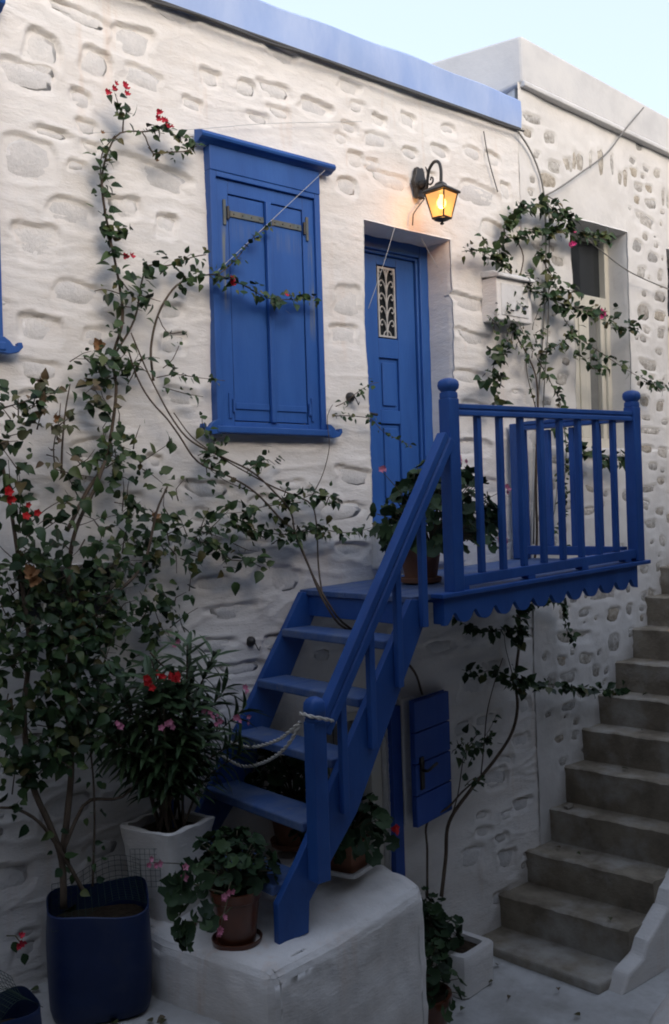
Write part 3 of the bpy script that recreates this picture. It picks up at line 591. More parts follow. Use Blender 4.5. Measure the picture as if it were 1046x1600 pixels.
# front edge strip and scalloped valance
k = MB(); k.prism([(3.60, -1.035, zf(3.6) - .022), (XE + .09, -1.035, zf(XE) - .022), (XE + .09, -.947, zf(XE) - .022), (3.60, -.947, zf(3.6) - .022)], [(3.60, -1.035, zf(3.6) + .002), (XE + .09, -1.035, zf(XE) + .002), (XE + .09, -.947, zf(XE) + .002), (3.60, -.947, zf(3.6) + .002)]); k.build('edge_strip', BL, stair, bevel=.004)
val = []; ns = 11; L = XE - .03 - 3.63
for q in range(ns * 12 + 1):
    t = q / 12.0; x = 3.63 + L * q / (ns * 12); ph = t % 1.0
    z = zf(x) - .155 + .042 * math.exp(-((ph - .5) / .16) ** 2) - .010 * math.cos(2 * math.pi * ph)
    if q < 3: z = zf(x) - .165
    val.append((x, z))
k = MB(); top = [(XE - .03, zf(XE) - .024), (3.63, zf(3.63) - .024)]
for a, b in zip(val, val[1:]):
    k.add([(a[0], -1.012, a[1]), (b[0], -1.012, b[1]), (b[0], -1.012, zf(b[0]) - .024), (a[0], -1.012, zf(a[0]) - .024), (a[0], -.985, a[1]), (b[0], -.985, b[1]), (b[0], -.985, zf(b[0]) - .024), (a[0], -.985, zf(a[0]) - .024)],
          [(0, 1, 2, 3), (5, 4, 7, 6), (0, 4, 5, 1)])
k.add([(3.63, -1.012, val[0][1]), (3.63, -1.012, zf(3.63) - .024), (3.63, -.985, zf(3.63) - .024), (3.63, -.985, val[0][1])], [(0, 1, 2, 3)])
xe_ = val[-1]; k.add([(xe_[0], -1.012, xe_[1]), (xe_[0], -1.012, zf(xe_[0]) - .024), (xe_[0], -.985, zf(xe_[0]) - .024), (xe_[0], -.985, xe_[1])], [(3, 2, 1, 0)])
k.build('scalloped_valance', BL, stair)
k = MB(); k.box(3.632, 3.66, -.985, -.93, zf(3.63) - .16, zf(3.63) - .03); k.build('valance_return', BL, stair, bevel=.003)
def post(x, y, z0, z1, w, name='railing_post', par=stair, ball=True, cap=.0):
    k = MB(); k.box(x - w / 2, x + w / 2, y - w / 2, y + w / 2, z0, z1); o = k.build(name, BL, par, bevel=.006)
    c = MB(); c.lathe([(w * .5, z1 - .001), (w * .52, z1 + .012), (w * .50, z1 + .03), (w * .42, z1 + .034), (w * .44, z1 + .040), (w * .58, z1 + .052), (w * .62, z1 + .07), (w * .58, z1 + .088), (w * .44, z1 + .100), (w * .25, z1 + .106), (w * .02, z1 + .107)], (x, y, 0), 28, sq=4.5); c.build('post_cap', BL, o, smooth=45)
    return o
PA, PB = (3.742, -.985), (5.425, -.985)
post(*PA, zf(3.7) - .0, 2.925, .078); post(*PB, zf(5.4), 2.955, .078)
def rail(a, b, w, h, name, grooves=True, par=stair):
    a, b = Vector(a), Vector(b); d = (b - a); n = Vector((d.y, -d.x, 0)).normalized()
    k = MB(); t = n * (w / 2)
    sec = [(-w / 2, 0), (w / 2, 0), (w / 2, h * .38), (w / 2 - .008, h * .45), (w / 2 - .008, h * .55), (w / 2, h * .62), (w / 2, h), (-w / 2, h), (-w / 2, h * .62), (-w / 2 + .008, h * .55), (-w / 2 + .008, h * .45), (-w / 2, h * .38)] if grooves else [(-w / 2, 0), (w / 2, 0), (w / 2, h), (-w / 2, h)]
    k.prism([a + n * u + Vector((0, 0, v)) for u, v in sec], [b + n * u + Vector((0, 0, v)) for u, v in sec])
    return k.build(name, BL, par, bevel=.004)
rail((PA[0] + .039, -.985, 2.838), (PB[0] - .039, -.985, 2.865), .06, .060, 'top_rail')
rail((PA[0] + .039, -.985, zf(3.78) + .022), (PB[0] - .039, -.985, zf(5.33) + .022), .05, .055, 'bottom_rail', False)
for x in (3.80, 4.35, 4.85, 5.30):
    k = MB(); k.box(x - .03, x + .03, -1.01, -.96, zf(x) + .003, zf(x) + .0225); k.build('rail_block', BL, stair)
nb_ = 8
for q in range(nb_):
    x = 3.781 + (5.386 - 3.781) * (q + 1) / (nb_ + 1); w = .034
    k = MB(); k.box(x - w / 2, x + w / 2, -.985 - .017, -.985 + .017, zf(x) + .076, 2.84 + .0165 * (x - 3.7)); k.build('baluster', BL, stair, bevel=.004)
# railing at the far end of the landing
EX = 5.40
post_end = MB(); post_end.box(EX - .045, EX + .045, -.13, -.04, zf(EX), 2.93); post_end.build('wall_post', BL, stair, bevel=.006)
rail((EX, -.92, 2.865), (EX, -.13, 2.880), .07, .058, 'top_rail'); rail((EX, -.92, zf(EX) + .03), (EX, -.13, zf(EX) + .03), .055, .06, 'bottom_rail', False)
for q in range(3):
    y = -.34 - q * .20; k = MB(); k.box(EX - .017, EX + .017, y - .019, y + .019, zf(EX) + .09, 2.866); k.build('baluster', BL, stair, bevel=.004)
# flight
def stringer(y0, y1):
    k = MB(); k.polyY([(2.555, .415), (2.725, .425), (2.735, .565), (3.04, .91), (3.53, 1.76), (3.53, 1.885), (3.44, 1.895), (2.70, .79), (2.555, .60)][::-1], y0, y1); return k.build('stringer', BL, stair, bevel=.004)
stringer(-.965, -.925); stringer(-.075, -.035)
for q in range(5):
    x = 3.28 - q * .181; z = 1.655 - q * .2615 if q < 4 else .625
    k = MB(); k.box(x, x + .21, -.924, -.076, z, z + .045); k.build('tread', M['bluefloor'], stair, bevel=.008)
k = MB(); k.box(2.727, 2.803, -1.044, -.966, .665, 1.395); nw = k.build('newel_post', BL, stair, bevel=.006)
c = MB(); c.lathe([(.038, 1.396), (.038, 1.408), (.033, 1.412), (.041, 1.420), (.043, 1.455), (.040, 1.480), (.031, 1.498), (.014, 1.507), (.002, 1.508)], (2.765, -1.005, 0), 32, sq=5); c.build('post_cap', BL, nw, smooth=45)
hA, hB = Vector((2.80, -1.0, 1.345)), Vector((3.70, -1.0, 2.72))
d = (hB - hA).normalized(); up = Vector((-d.z, 0, d.x)); k = MB(); hh = .09; ww = .06
sec = [(-ww / 2, 0), (ww / 2, 0), (ww / 2, hh * .42), (ww / 2 - .01, hh * .48), (ww / 2 - .01, hh * .56), (ww / 2, hh * .62), (ww / 2, hh), (-ww / 2, hh), (-ww / 2, hh * .62), (-ww / 2 + .01, hh * .56), (-ww / 2 + .01, hh * .48), (-ww / 2, hh * .42)]
k.prism([hA + Vector((0, u, 0)) + up * (v - hh / 2) for u, v in sec], [hB + Vector((0, u, 0)) + up * (v - hh / 2) for u, v in sec]); k.build('handrail', BL, stair, bevel=.005)
for x, zb in ((2.945, .93), (3.135, 1.20), (3.325, 1.47), (3.51, 1.75)):
    zt = hA.z + (x - hA.x) * d.z / d.x - .055
    k = MB(); k.box(x - .019, x + .019, -1.002, -.967, zb, zt); k.build('baluster', BL, stair, bevel=.005)

# ------------------------------------------------------------------ plinth under the stair
def lumpy(mb, name, m, parent=None, amp=.012, sc=3.0, seed=9, cuts=4, sub=1, bw=.05, label=None, cat=None):
    o = mb.build(name, m, parent)
    bm_ = o.modifiers.new('bevel', 'BEVEL'); bm_.width = bw; bm_.segments = 3; bm_.limit_method = 'ANGLE'; bm_.angle_limit = R(30)
    sb = o.modifiers.new('sub', 'SUBSURF'); sb.subdivision_type = 'SIMPLE'; sb.levels = cuts; sb.render_levels = cuts
    tx = bpy.data.textures.new(name, 'CLOUDS'); tx.noise_scale = 1 / sc; tx.noise_depth = 3
    dm_ = o.modifiers.new('disp', 'DISPLACE'); dm_.texture = tx; dm_.strength = amp * 2; dm_.mid_level = .5; dm_.texture_coords = 'GLOBAL'
    o.data.polygons.foreach_set('use_smooth', [True] * len(o.data.polygons))
    if label: tag(o, label, cat)
    return o
k = MB()
A_ = [(2.17, -.10), (2.19, -.54), (2.37, -1.15), (2.78, -1.11), (3.40, -1.05), (3.44, -.72), (3.46, -.10)]
zt_ = [.425, .425, .41, .42, .50, .50, .50]
bot = [(x + (.02 if x > 3 else -.01), y - (.03 if y < -.6 else 0), -.68) for x, y in A_]
k.prism(bot, [(x, y, z) for (x, y), z in zip(A_, zt_)])
k.f[1] = (7, 8, 9, 10, 13); k.f.append((10, 11, 12, 13))
lumpy(k, 'plinth', M['lime'], None, .032, 3.6, cuts=5, bw=.06, label='whitewashed masonry plinth under the foot of the blue stair', cat='plinth')

# ------------------------------------------------------------------ stone staircase at the right
sst = empty('stone_staircase', (6.2, -.5, -.6), 'worn brown concrete staircase with whitewashed edge climbing beside the grey house', 'staircase')
SX = [5.14, 5.43, 5.71, 5.91, 6.14, 6.37, 6.59, 6.82, 7.03, 7.26, 7.48, 7.70, 7.92, 8.14]
SZ = [-.33, -.10, .14, .41, .65, .875, 1.105, 1.345, 1.585, 1.81, 2.05, 2.29, 2.53, 2.77]
for i, (x, z) in enumerate(zip(SX, SZ)):
    zb = -.62 if i == 0 else SZ[i - 1] - .02
    xe = SX[i + 1] + .06 if i + 1 < len(SX) else x + 1.5
    nx_, ny_ = 5, 24
    k = MB(); Ys = [.03 - q * .98 / ny_ for q in range(ny_ + 1)]
    sk = lambda y: x + .13 * (-y) + .003 * math.sin(y * 11 + i) + .002 * math.sin(y * 43 + 2 * i)
    rows = []
    for y in Ys:
        x_ = sk(y) if y < 0 else sk(0); e = .003 * math.sin(y * 17 + i * 1.7) + .002 * math.sin(y * 57 + i)
        rows.append([(x_ + .012, y, zb), (x_ + .004, y, z - .05), (x_ - .004 + e * .3, y, z - .012 + e), (x_ + .012, y, z + e * .6), (x_ + .09, y, z - .004 * abs(math.sin(y * 3 + i)) - .004), (xe + .12 * (-y), y, z), (xe + .12 * (-y), y, zb)])
    b0 = len(k.v)
    for r_ in rows: k.v += r_
    m_ = 7
    for q in range(ny_):
        for w in range(m_):
            k.f.append((b0 + q * m_ + w, b0 + (q + 1) * m_ + w, b0 + (q + 1) * m_ + (w + 1) % m_, b0 + q * m_ + (w + 1) % m_))
    k.f.append(tuple(b0 + w for w in range(m_))); k.f.append(tuple(b0 + ny_ * m_ + w for w in range(m_))[::-1])
    k.build('step', M['concrete'], sst, smooth=50)
k = MB(); k.prism([(4.84, .03, -.63), (5.4, .03, -.63), (5.5, -.95, -.63), (4.93, -.95, -.63)], [(4.84, .03, -.56), (5.4, .03, -.56), (5.5, -.95, -.56), (4.93, -.95, -.56)]); k.build('bottom_slab', M['concrete'], sst, bevel=.015)
pts = [(5.02, -.64), (5.10, -.52)]
for i, (x, z) in enumerate(zip(SX, SZ)):
    pts += [(x + .130, z - .14), (x + .185, z - .055), (x + .225, z - .035)]
pts += [(10, 2.9), (10, -.64)]
k = MB()
nP = len(pts); k.prism([(x, -1.05, z) for x, z in pts][::-1], [(x, -.935, z) for x, z in pts][::-1])
k.build('side_wall', M['lime'], sst, bevel=.02)
k = MB(); k.lathe([(.80, -.72), (.78, -.60), (.68, -.50), (.48, -.42), (.22, -.385), (.01, -.38)], (0, 0, 0), 40, M=Matrix.Translation((5.02, -1.78, -.03)) @ Matrix.Rotation(R(20), 4, 'Z') @ Matrix.Diagonal((1.1, .62, 1, 1)))
mo = k.build('whitewashed_mound', M['lime'], None, smooth=True); tag(mo, 'rounded whitewashed mound at the foot of the stone steps', 'mound')

# ------------------------------------------------------------------ wall lantern
lan = empty('wall_lantern', (4.54, -.02, 4.45), 'lit black iron wall lantern with amber glass above the blue door', 'lantern')
k = MB(); bp = []
for q in range(24):
    a = 2 * math.pi * q / 24; r = 1 + .10 * math.cos(6 * a)
    bp.append((4.545 + .055 * r * math.cos(a), 4.475 + .105 * r * math.sin(a)))
k.polyY(bp[::-1], -.045, -.012); k.build('back_plate', M['iron'], lan, bevel=.006)
k = MB(); k.lathe([(.03, -.01), (.028, .03), (.018, .05), (.002, .055)], (0, 0, 0), 14, M=Matrix.Translation((4.545, -.045, 4.46)) @ Matrix.Rotation(R(90), 4, 'X')); k.build('boss', M['iron'], lan, smooth=40)
LC = Vector((4.51, -.255, 4.26))
k = MB(); k.tube(catmull([(4.545, -.06, 4.42), (4.54, -.10, 4.425), (4.535, -.115, 4.47), (4.532, -.135, 4.53), (4.528, -.185, 4.565), (4.518, -.235, 4.545), (4.512, -.258, 4.49), (4.51, -.257, 4.41)], .015), .0105, .0105, n=8)
k.tube(catmull([(4.538, -.112, 4.45), (4.535, -.14, 4.435), (4.532, -.165, 4.445), (4.53, -.168, 4.468), (4.532, -.15, 4.475), (4.533, -.145, 4.46)], .01), .006, n=6)
k.tube(catmull([(4.536, -.125, 4.50), (4.536, -.112, 4.535), (4.536, -.10, 4.56)], .01), .008, .003, n=6)
k.build('scroll_arm', M['iron'], lan, smooth=40)
def ring(hw, z, yaw=0):
    hw *= .84; z *= .92
    return [LC + Matrix.Rotation(R(yaw), 3, 'Z') @ Vector((sx * hw, sy * hw, 0)) + Vector((0, 0, z)) for sx, sy in ((-1, -1), (1, -1), (1, 1), (-1, 1))]
YAW = 8
k = MB(); prof_ = [(.105, .088), (.108, .10), (.098, .108), (.055, .135), (.038, .142), (.03, .158), (.012, .172)]
rr = [ring(a, z, YAW) for a, z in prof_]; b0 = 0
for r_ in rr: k.v += [tuple(p) for p in r_]
for i in range(len(rr) - 1):
    for q in range(4): k.f.append((i * 4 + q, i * 4 + (q + 1) % 4, (i + 1) * 4 + (q + 1) % 4, (i + 1) * 4 + q))
k.f += [(3, 2, 1, 0), tuple(len(rr) * 4 - 4 + q for q in range(4))]; k.build('lantern_roof', M['iron'], lan, bevel=.003)
top, bot = ring(.088, .088, YAW), ring(.050, -.082, YAW)
k = MB()
for q in range(4):
    k.tube([bot[q], top[q]], .0055, n=6); k.tube([bot[q], bot[(q + 1) % 4]], .007, n=6); k.tube([top[q], top[(q + 1) % 4]], .006, n=6)
k.build('lantern_frame', M['iron'], lan, smooth=40)
k = MB(); k.lathe([(.01, -.115), (.014, -.108), (.006, -.10), (.03, -.092), (.05, -.084)], tuple(LC), 16); k.build('finial', M['iron'], lan, smooth=40)
gm = bpy.data.materials.new('lit amber glass'); gm.use_nodes = True; n = gm.node_tree.nodes; l = gm.node_tree.links; n.clear()
out = n.new('ShaderNodeOutputMaterial'); tr = n.new('ShaderNodeBsdfTransparent'); tr.inputs[0].default_value = (1, .80, .48, 1)
tl = n.new('ShaderNodeBsdfTranslucent'); tl.inputs[0].default_value = (.028, .018, .008, 1); em = n.new('ShaderNodeEmission'); em.inputs[0].default_value = (1.0, .50, .20, 1); em.inputs[1].default_value = .50
m1 = n.new('ShaderNodeMixShader'); m1.inputs[0].default_value = .55; l.new(tr.outputs[0], m1.inputs[1]); l.new(tl.outputs[0], m1.inputs[2])
ad = n.new('ShaderNodeAddShader'); l.new(m1.outputs[0], ad.inputs[0]); l.new(em.outputs[0], ad.inputs[1]); l.new(ad.outputs[0], out.inputs[0])
for q in range(4):
    a, b, c_, d_ = bot[q], bot[(q + 1) % 4], top[(q + 1) % 4], top[q]; ctr = (a + b + c_ + d_) / 4; inn = (LC - ctr); inn.z = 0; inn.normalize()
    pts_ = [p.lerp(ctr, .03) for p in (a, b, c_, d_)]
    k = MB(); k.prism([p + inn * .001 for p in pts_], [p + inn * .004 for p in pts_]); k.build('glass_pane', gm, lan)
bm = bpy.data.materials.new('lit bulb'); bm.use_nodes = True; bb = bm.node_tree.nodes['Principled BSDF']; bb.inputs['Emission Color'].default_value = (1, .78, .38, 1); bb.inputs['Emission Strength'].default_value = 26
k = MB(); k.lathe([(.004, -.036), (.018, -.030), (.029, -.010), (.030, .004), (.022, .022), (.012, .036), (.011, .05)], tuple(LC + Vector((0, 0, .022))), 18); k.build('bulb', bm, lan, smooth=True)
pd = bpy.data.lights.new('lantern_light', 'POINT'); pd.energy = 10.0; pd.color = (1, .62, .25); pd.shadow_soft_size = .03
pL = bpy.data.objects.new('lantern_light', pd); COL.objects.link(pL); pL.parent = lan; pL.location = LC + Vector((0, 0, -.02)) - wo(lan)

# ------------------------------------------------------------------ meter box, cables, strings, rope
mb_ = empty('meter_box', (5.35, 0, 3.64), 'white metal meter box fixed to the wall behind the climbing plant', 'meter box')
k = MB(); k.box(5.16, 5.53, -.135, .01, 3.635, 3.93); k.build('box_body', M['lime'], mb_, bevel=.008)
k = MB(); k.prism([(5.145, -.165, 3.925), (5.145, .01, 3.945), (5.145, .01, 3.985), (5.145, -.11, 3.975), (5.145, -.165, 3.945)][::-1], [(5.545, -.165, 3.925), (5.545, .01, 3.945), (5.545, .01, 3.985), (5.545, -.11, 3.975), (5.545, -.165, 3.945)][::-1]); k.build('box_lid', M['boxwhite'], mb_, bevel=.006)
k = MB(); k.box(5.20, 5.49, -.141, -.135, 3.67, 3.89); k.build('box_door', M['boxwhite'], mb_, bevel=.003)
def cable(name, P, r, m, label, cat, n=6, step=.05):
    k = MB(); k.tube(catmull(P, step), r, n=n); o = k.build(name, m, None, smooth=True); return tag(o, label, cat)
xs_ = [1.6 + q * .25 for q in range(17)]
cable('cable', [(x, -.058 - .006 * math.sin(x * 9), 5.050 - .010 * abs(math.sin(x * 3.3))) for x in xs_], .008, M['darkcable'], 'dark cable clipped along the underside of the pale blue parapet', 'cable')
cable('cable', [(5.554,-0.050,5.029),(5.684,-0.030,4.958),(5.774,-0.030,4.846),(5.834,-0.030,4.707),(5.855,-0.030,4.522),(5.841,-0.030,4.094),(5.787,-0.030,3.617),(5.723,-0.030,3.237),(5.699,-0.030,3.049),(5.635,-0.030,2.490),(5.600,-0.030,2.074)], .007, M['cable'], 'grey cable hanging down the joint between the two houses', 'cable')
cable('cable', [(5.853,-0.030,4.640),(5.901,-0.030,4.554),(5.876,-0.030,4.052),(5.840,-0.030,3.622),(5.783,-0.030,3.240),(5.756,-0.030,3.004),(5.708,-0.030,2.489)], .005, M['cable'], 'thin second cable hanging close beside the thicker grey one', 'cable')
cable('cable', [(7.096,-0.100,5.565),(6.863,-0.060,5.332),(6.614,-0.060,5.099),(6.245,-0.060,4.865),(6.001,-0.060,4.716),(5.860,-0.030,4.636)], .006, M['cable'], 'grey cable slanting down across the cement parapet of the neighbour house', 'cable')
cable('cable', [(5.860,-0.030,4.636),(5.873,-0.100,4.591),(6.013,-0.100,4.493),(6.166,-0.100,4.403),(6.446,-0.100,4.300),(6.829,-0.100,4.188),(7.395,-0.100,4.120),(7.839,-0.100,4.103)], .005, M['cable'], 'pale cable sagging across the neighbour window to the right', 'cable')
cable('string', [(3.705,-0.080,4.377), (3.303,-0.070,4.012), (2.919,-0.060,3.662)], .0018, M['string'], 'pale string slanting across the blue shutters', 'string', 5)
cable('string', [(4.320,-0.020,4.150), (4.175,-0.050,3.871), (4.063,-0.030,3.605)], .0018, M['string'], 'pale string crossing the corner of the blue door', 'string', 5)
cable('string', [(4.588,0.040,4.183), (4.694,0.060,4.085), (4.818,0.090,3.989)], .0022, M['string'], 'thin string hanging inside the right door jamb', 'string', 5)
cable('string', [(1.793,-0.060,1.967), (1.980,-0.060,1.967), (2.398,-0.050,2.007)], .003, M['string'], 'pale string stretched across the small cellar window', 'string', 5)
cable('string', [(2.187,-0.030,4.270), (2.821,-0.030,4.434), (3.337,-0.030,4.585), (4.059,-0.030,4.765)], .0016, M['string'], 'thin wire along the wall above the shuttered window', 'wire', 4)
cable('cable', [(4.592,-0.030,4.385), (4.481,-0.030,4.261), (4.472,-0.030,4.189)], .004, M['darkcable'], 'short dark cable running from the lantern down to the lintel', 'cable', 5)
cable('cable', [(5.196,-0.030,4.963), (5.241,-0.030,4.772), (5.326,-0.030,4.565)], .004, M['darkcable'], 'short dark wire hanging on the wall right of the lantern', 'wire', 5)
def rope(P, r, label):
    C = catmull(P, .008); k = MB(); m = len(C)
    for s in range(2):
        Q = []
        for i, p in enumerate(C):
            t = (C[min(i + 1, m - 1)] - C[max(0, i - 1)]).normalized(); N = t.cross(Vector((0, 0, 1)));
            N = N.normalized() if N.length > .05 else Vector((1, 0, 0)); B = t.cross(N)
            a = i * .55 + s * math.pi; Q.append(p + (N * math.cos(a) + B * math.sin(a)) * r * .52)
        k.tube(Q, r * .62, n=6)
    return k
k = rope([(2.85, -1.03, 1.385), (2.81, -1.055, 1.40), (2.765, -1.060, 1.415), (2.715, -1.056, 1.43), (2.712, -1.0, 1.435), (2.72, -.955, 1.43)], .0085, '')
k2 = rope([(2.710,-0.970,1.396), (2.725,-0.850,1.325), (2.766,-0.700,1.258), (2.809,-0.420,1.173), (2.891,-0.060,1.134)], .0085, '')
k3 = rope([(2.710,-0.970,1.384), (2.730,-0.820,1.250), (2.784,-0.580,1.132), (2.826,-0.320,1.054), (2.871,-0.060,1.054)], .0085, '')
k.add(k2.v, k2.f); k.add(k3.v, k3.f)
tag(k.build('rope', M['rope'], None, smooth=True), 'white twisted rope looped round the newel post and slung to the wall', 'rope')
def hook(P, label):
    k = MB(); x, y, z = P; k.lathe([(.022, -.05), (.03, -.02), (.03, .0), (.015, .02), (.003, .024)], (0, 0, 0), 10, M=Matrix.Translation((x, -.02, z)) @ Matrix.Rotation(R(90), 4, 'X'))
    k.tube(catmull([(x, -.05, z), (x + .01, -.06, z - .03), (x + .03, -.05, z - .05), (x + .045, -.04, z - .03)], .01), .003, n=5)
    tag(k.build('wall_hook', M['iron'], None, smooth=40), label, 'hook', 'iron hooks in the wall')
hook((3.909,0.000,3.049), 'rusty iron hook in the wall between the window and the door')
hook((3.112,0.000,1.641), 'rusty iron hook in the wall beside the stair stringer')

# ------------------------------------------------------------------ leaves and plants
def leaf_mesh(name, m, prof_, fold=.35, curl=.25, n=None):
    v = []; f = []
    # prof_: list of (t, halfwidth); midrib plus two edges
    for t, w in prof_:
        z = -curl * t * t
        v += [(0, t, z), (-w, t, z + fold * w), (w, t, z + fold * w)]
    for i in range(len(prof_) - 1):
        a = i * 3; b = a + 3
        f += [(a, b, b + 1, a + 1), (a, a + 2, b + 2, b)]
    me = bpy.data.meshes.new(name); me.from_pydata(v, [], f); me.update(); me.materials.append(m)
    me.polygons.foreach_set('use_smooth', [True] * len(me.polygons)); return me
BOUG = [(0, .02), (.12, .24), (.32, .38), (.58, .32), (.82, .14), (1, .0)]
OLE = [(0, .015), (.2, .07), (.5, .10), (.8, .065), (1, 0)]
def gera_mesh(name, m, n=14):
    v = [(0, .35, -.06)]; f = []
    for ring_, (s) in enumerate((.55, 1.0)):
        for i in range(n):
            a = -math.pi / 2 + .25 + (2 * math.pi - .5) * i / (n - 1)
            r = .5 * s * (1 + (.10 * math.cos(a * 7) if ring_ else .03 * math.cos(a * 7)))
            v.append((r * math.cos(a), .35 + r * math.sin(a), .10 * s * s + .05 * math.cos(a * 7) * s))
    for i in range(n - 1):
        f.append((0, 1 + i, 2 + i)); f.append((1 + i, 1 + n + i, 2 + n + i, 2 + i))
    me = bpy.data.meshes.new(name); me.from_pydata(v, [], f); me.update(); me.materials.append(m)
    me.polygons.foreach_set('use_smooth', [True] * len(me.polygons)); return me
LB = [leaf_mesh('bougainvillea_leaf', M['leaf'], BOUG, fo, cu) for fo, cu in ((.3, .25), (.6, .1), (.15, .5), (.45, .65), (.05, -.15))]
LB2 = [leaf_mesh('browning_leaf', M['leaf2'], BOUG, fo, cu) for fo, cu in ((.4, .35), (.6, .2))]
LG = [gera_mesh('geranium_leaf', M['geranium'], n_) for n_ in (13, 14)]
LO = [leaf_mesh('oleander_leaf', M['oleander'], OLE, .4, c_) for c_ in (.12, .28, .45)]
def flower_mesh(name, m, n=5, w=.42, tilt=.6, layers=2):
    v = []; f = []
    for L_ in range(layers):
        for i in range(n):
            a = 2 * math.pi * (i + L_ * .5) / n; c, s_ = math.cos(a), math.sin(a); t = tilt * (1 + .6 * L_); q = 1 - .25 * L_
            b = len(v)
            for rr_, ww_ in ((.05, .05), (.6, w), (1, .08)):
                for sg in (-1, 1):
                    x, y = rr_ * q, sg * ww_ * q; v.append((x * c - y * s_, x * s_ + y * c, t * rr_ * rr_ * q))
            f += [(b, b + 2, b + 3, b + 1), (b + 2, b + 4, b + 5, b + 3)]
    me = bpy.data.meshes.new(name); me.from_pydata(v, [], f); me.update(); me.materials.append(m); return me
FB = flower_mesh('bract_flower', M['bract'], 3, .45, .7); FP = flower_mesh('pink_bract_flower', M['pinkbract'], 3, .45, .7)
FR = flower_mesh('red_flower', M['redpetal'], 5, .4, .4, 3); FK = flower_mesh('pink_flower', M['pinkpetal'], 5, .36, .4, 2); FD = flower_mesh('dry_flower', M['drypetal'], 3, .45, .9)

def frame_q(d, nrm):
    d = d.normalized(); x = d.cross(nrm)
    if x.length < 1e-4: x = d.orthogonal()
    x.normalize(); z = x.cross(d)
    return Matrix(((x.x, d.x, z.x), (x.y, d.y, z.y), (x.z, d.z, z.z))).to_quaternion()
CAMP = Vector((0, -4.5, 2.35))
class Plant:
    def __init__(s, name, loc, label, cat='plant', group=None, seed=1):
        s.root = empty(name, loc, label, cat, group); s.L = []; s.wood = MB(); s.green = MB(); s.r = random.Random(seed)
    def leaf(s, p, d, nrm, size, me): s.L.append((Vector(p), frame_q(Vector(d), Vector(nrm)), size, me))
    def vleaf(s, p, size, meshes, out=.9, away=None):
        r = s.r; d = Vector((r.uniform(-1, 1), r.uniform(-1, .35), r.uniform(-1.1, .5)))
        if away is not None: d += away * .8
        nrm = Vector((r.uniform(-.7, .7), -r.uniform(.2, 1), r.uniform(.1, 1)))
        s.leaf(p, d, nrm, size * r.uniform(.5, 1.4), r.choice(meshes))
    def stem(s, P, r0, r1, dens=0, size=.05, spread=.02, meshes=None, t0=0, t1=1, wood=True, clus=3, n=6):
        C = catmull(P, .04); (s.wood if wood else s.green).tube(C, r0, r1, n=n)
        if dens:
            Ln = sum((b - a).length for a, b in zip(C, C[1:])); N = int(Ln * dens * (t1 - t0) / clus)
            for q in range(N):
                t = t0 + (t1 - t0) * (q + s.r.random()) / max(1, N); i = min(len(C) - 2, int(t * (len(C) - 1))); p = C[i].lerp(C[i + 1], s.r.random())
                for _ in range(clus):
                    o = Vector((s.r.gauss(0, 1), -abs(s.r.gauss(0, .8)), s.r.gauss(0, 1))) * spread
                    s.vleaf(p + o, size, meshes or LB, away=o * 20)
        return C
    def clump(s, c, rad, n, size=.055, meshes=None, squash=.6, twigs=5):
        c = Vector(c); r = s.r; twigs = max(1, min(twigs, n // 5))
        for q in range(twigs):
            a = c + Vector((r.gauss(0, .35), r.uniform(.0, .3) * squash, r.gauss(0, .35) - .25)) * rad
            d = Vector((r.uniform(-1, 1), -r.uniform(0, .9) * squash, r.uniform(-.5, 1))).normalized()
            e = a + d * rad * r.uniform(.7, 1.25); m_ = (a + e) / 2 + Vector((r.gauss(0, .1), r.gauss(0, .05), r.gauss(.06, .1))) * rad
            C = catmull([a, m_, e], .05); s.wood.tube(C, .0035, .0015, n=4)
            N = max(1, n // twigs)
            for w in range(N):
                p = C[min(len(C) - 1, int(len(C) * (w + r.random()) / N))]
                o = Vector((r.gauss(0, 1), -abs(r.gauss(0, .7)), r.gauss(0, 1))) * .028
                s.vleaf(p + o, size, meshes or LB, away=o * 20)
    def flower(s, p, me, size, cnt=1, spread=.02, name='flower'):
        for q in range(cnt):
            o = Vector((s.r.gauss(0, 1), -abs(s.r.gauss(0, 1)), s.r.gauss(0, 1))) * spread if cnt > 1 else Vector((0, 0, 0))
            d = Vector((s.r.uniform(-.6, .6), -1, s.r.uniform(-.2, .8))); nq = d.normalized().to_track_quat('Z', 'Y')
            link(name, me, Vector(p) + o, s.root, nq, (size * s.r.uniform(.8, 1.2),) * 3)
    def done(s, woodmat='bark', cap=300, greenmat='youngstem'):
        if s.wood.v: s.wood.build('stem', M[woodmat], s.root, smooth=True)
        if s.green.v: s.green.build('shoot', M[greenmat], s.root, smooth=True)
        L = sorted(s.L, key=lambda q: -(q[2] / (q[0] - CAMP).length * (1 + max(0, -.6 * q[0].y))))
        for p, q, sz, me in L[:cap]: link('leaf', me, p, s.root, q, (sz, sz, sz))
        rest = L[cap:]
        if rest:
            by = {}
            for it in rest: by.setdefault(it[3].materials[0].name, []).append(it)
            for mn, items in by.items():
                k = MB()
                for p, q, sz, me in items:
                    Mx = q.to_matrix(); k.add([p + Mx @ (v.co * sz) for v in me.vertices], [tuple(f.vertices) for f in me.polygons])
                o = k.build('foliage', bpy.data.materials[mn], s.root, smooth=True); o['kind'] = 'stuff'
        return s.root

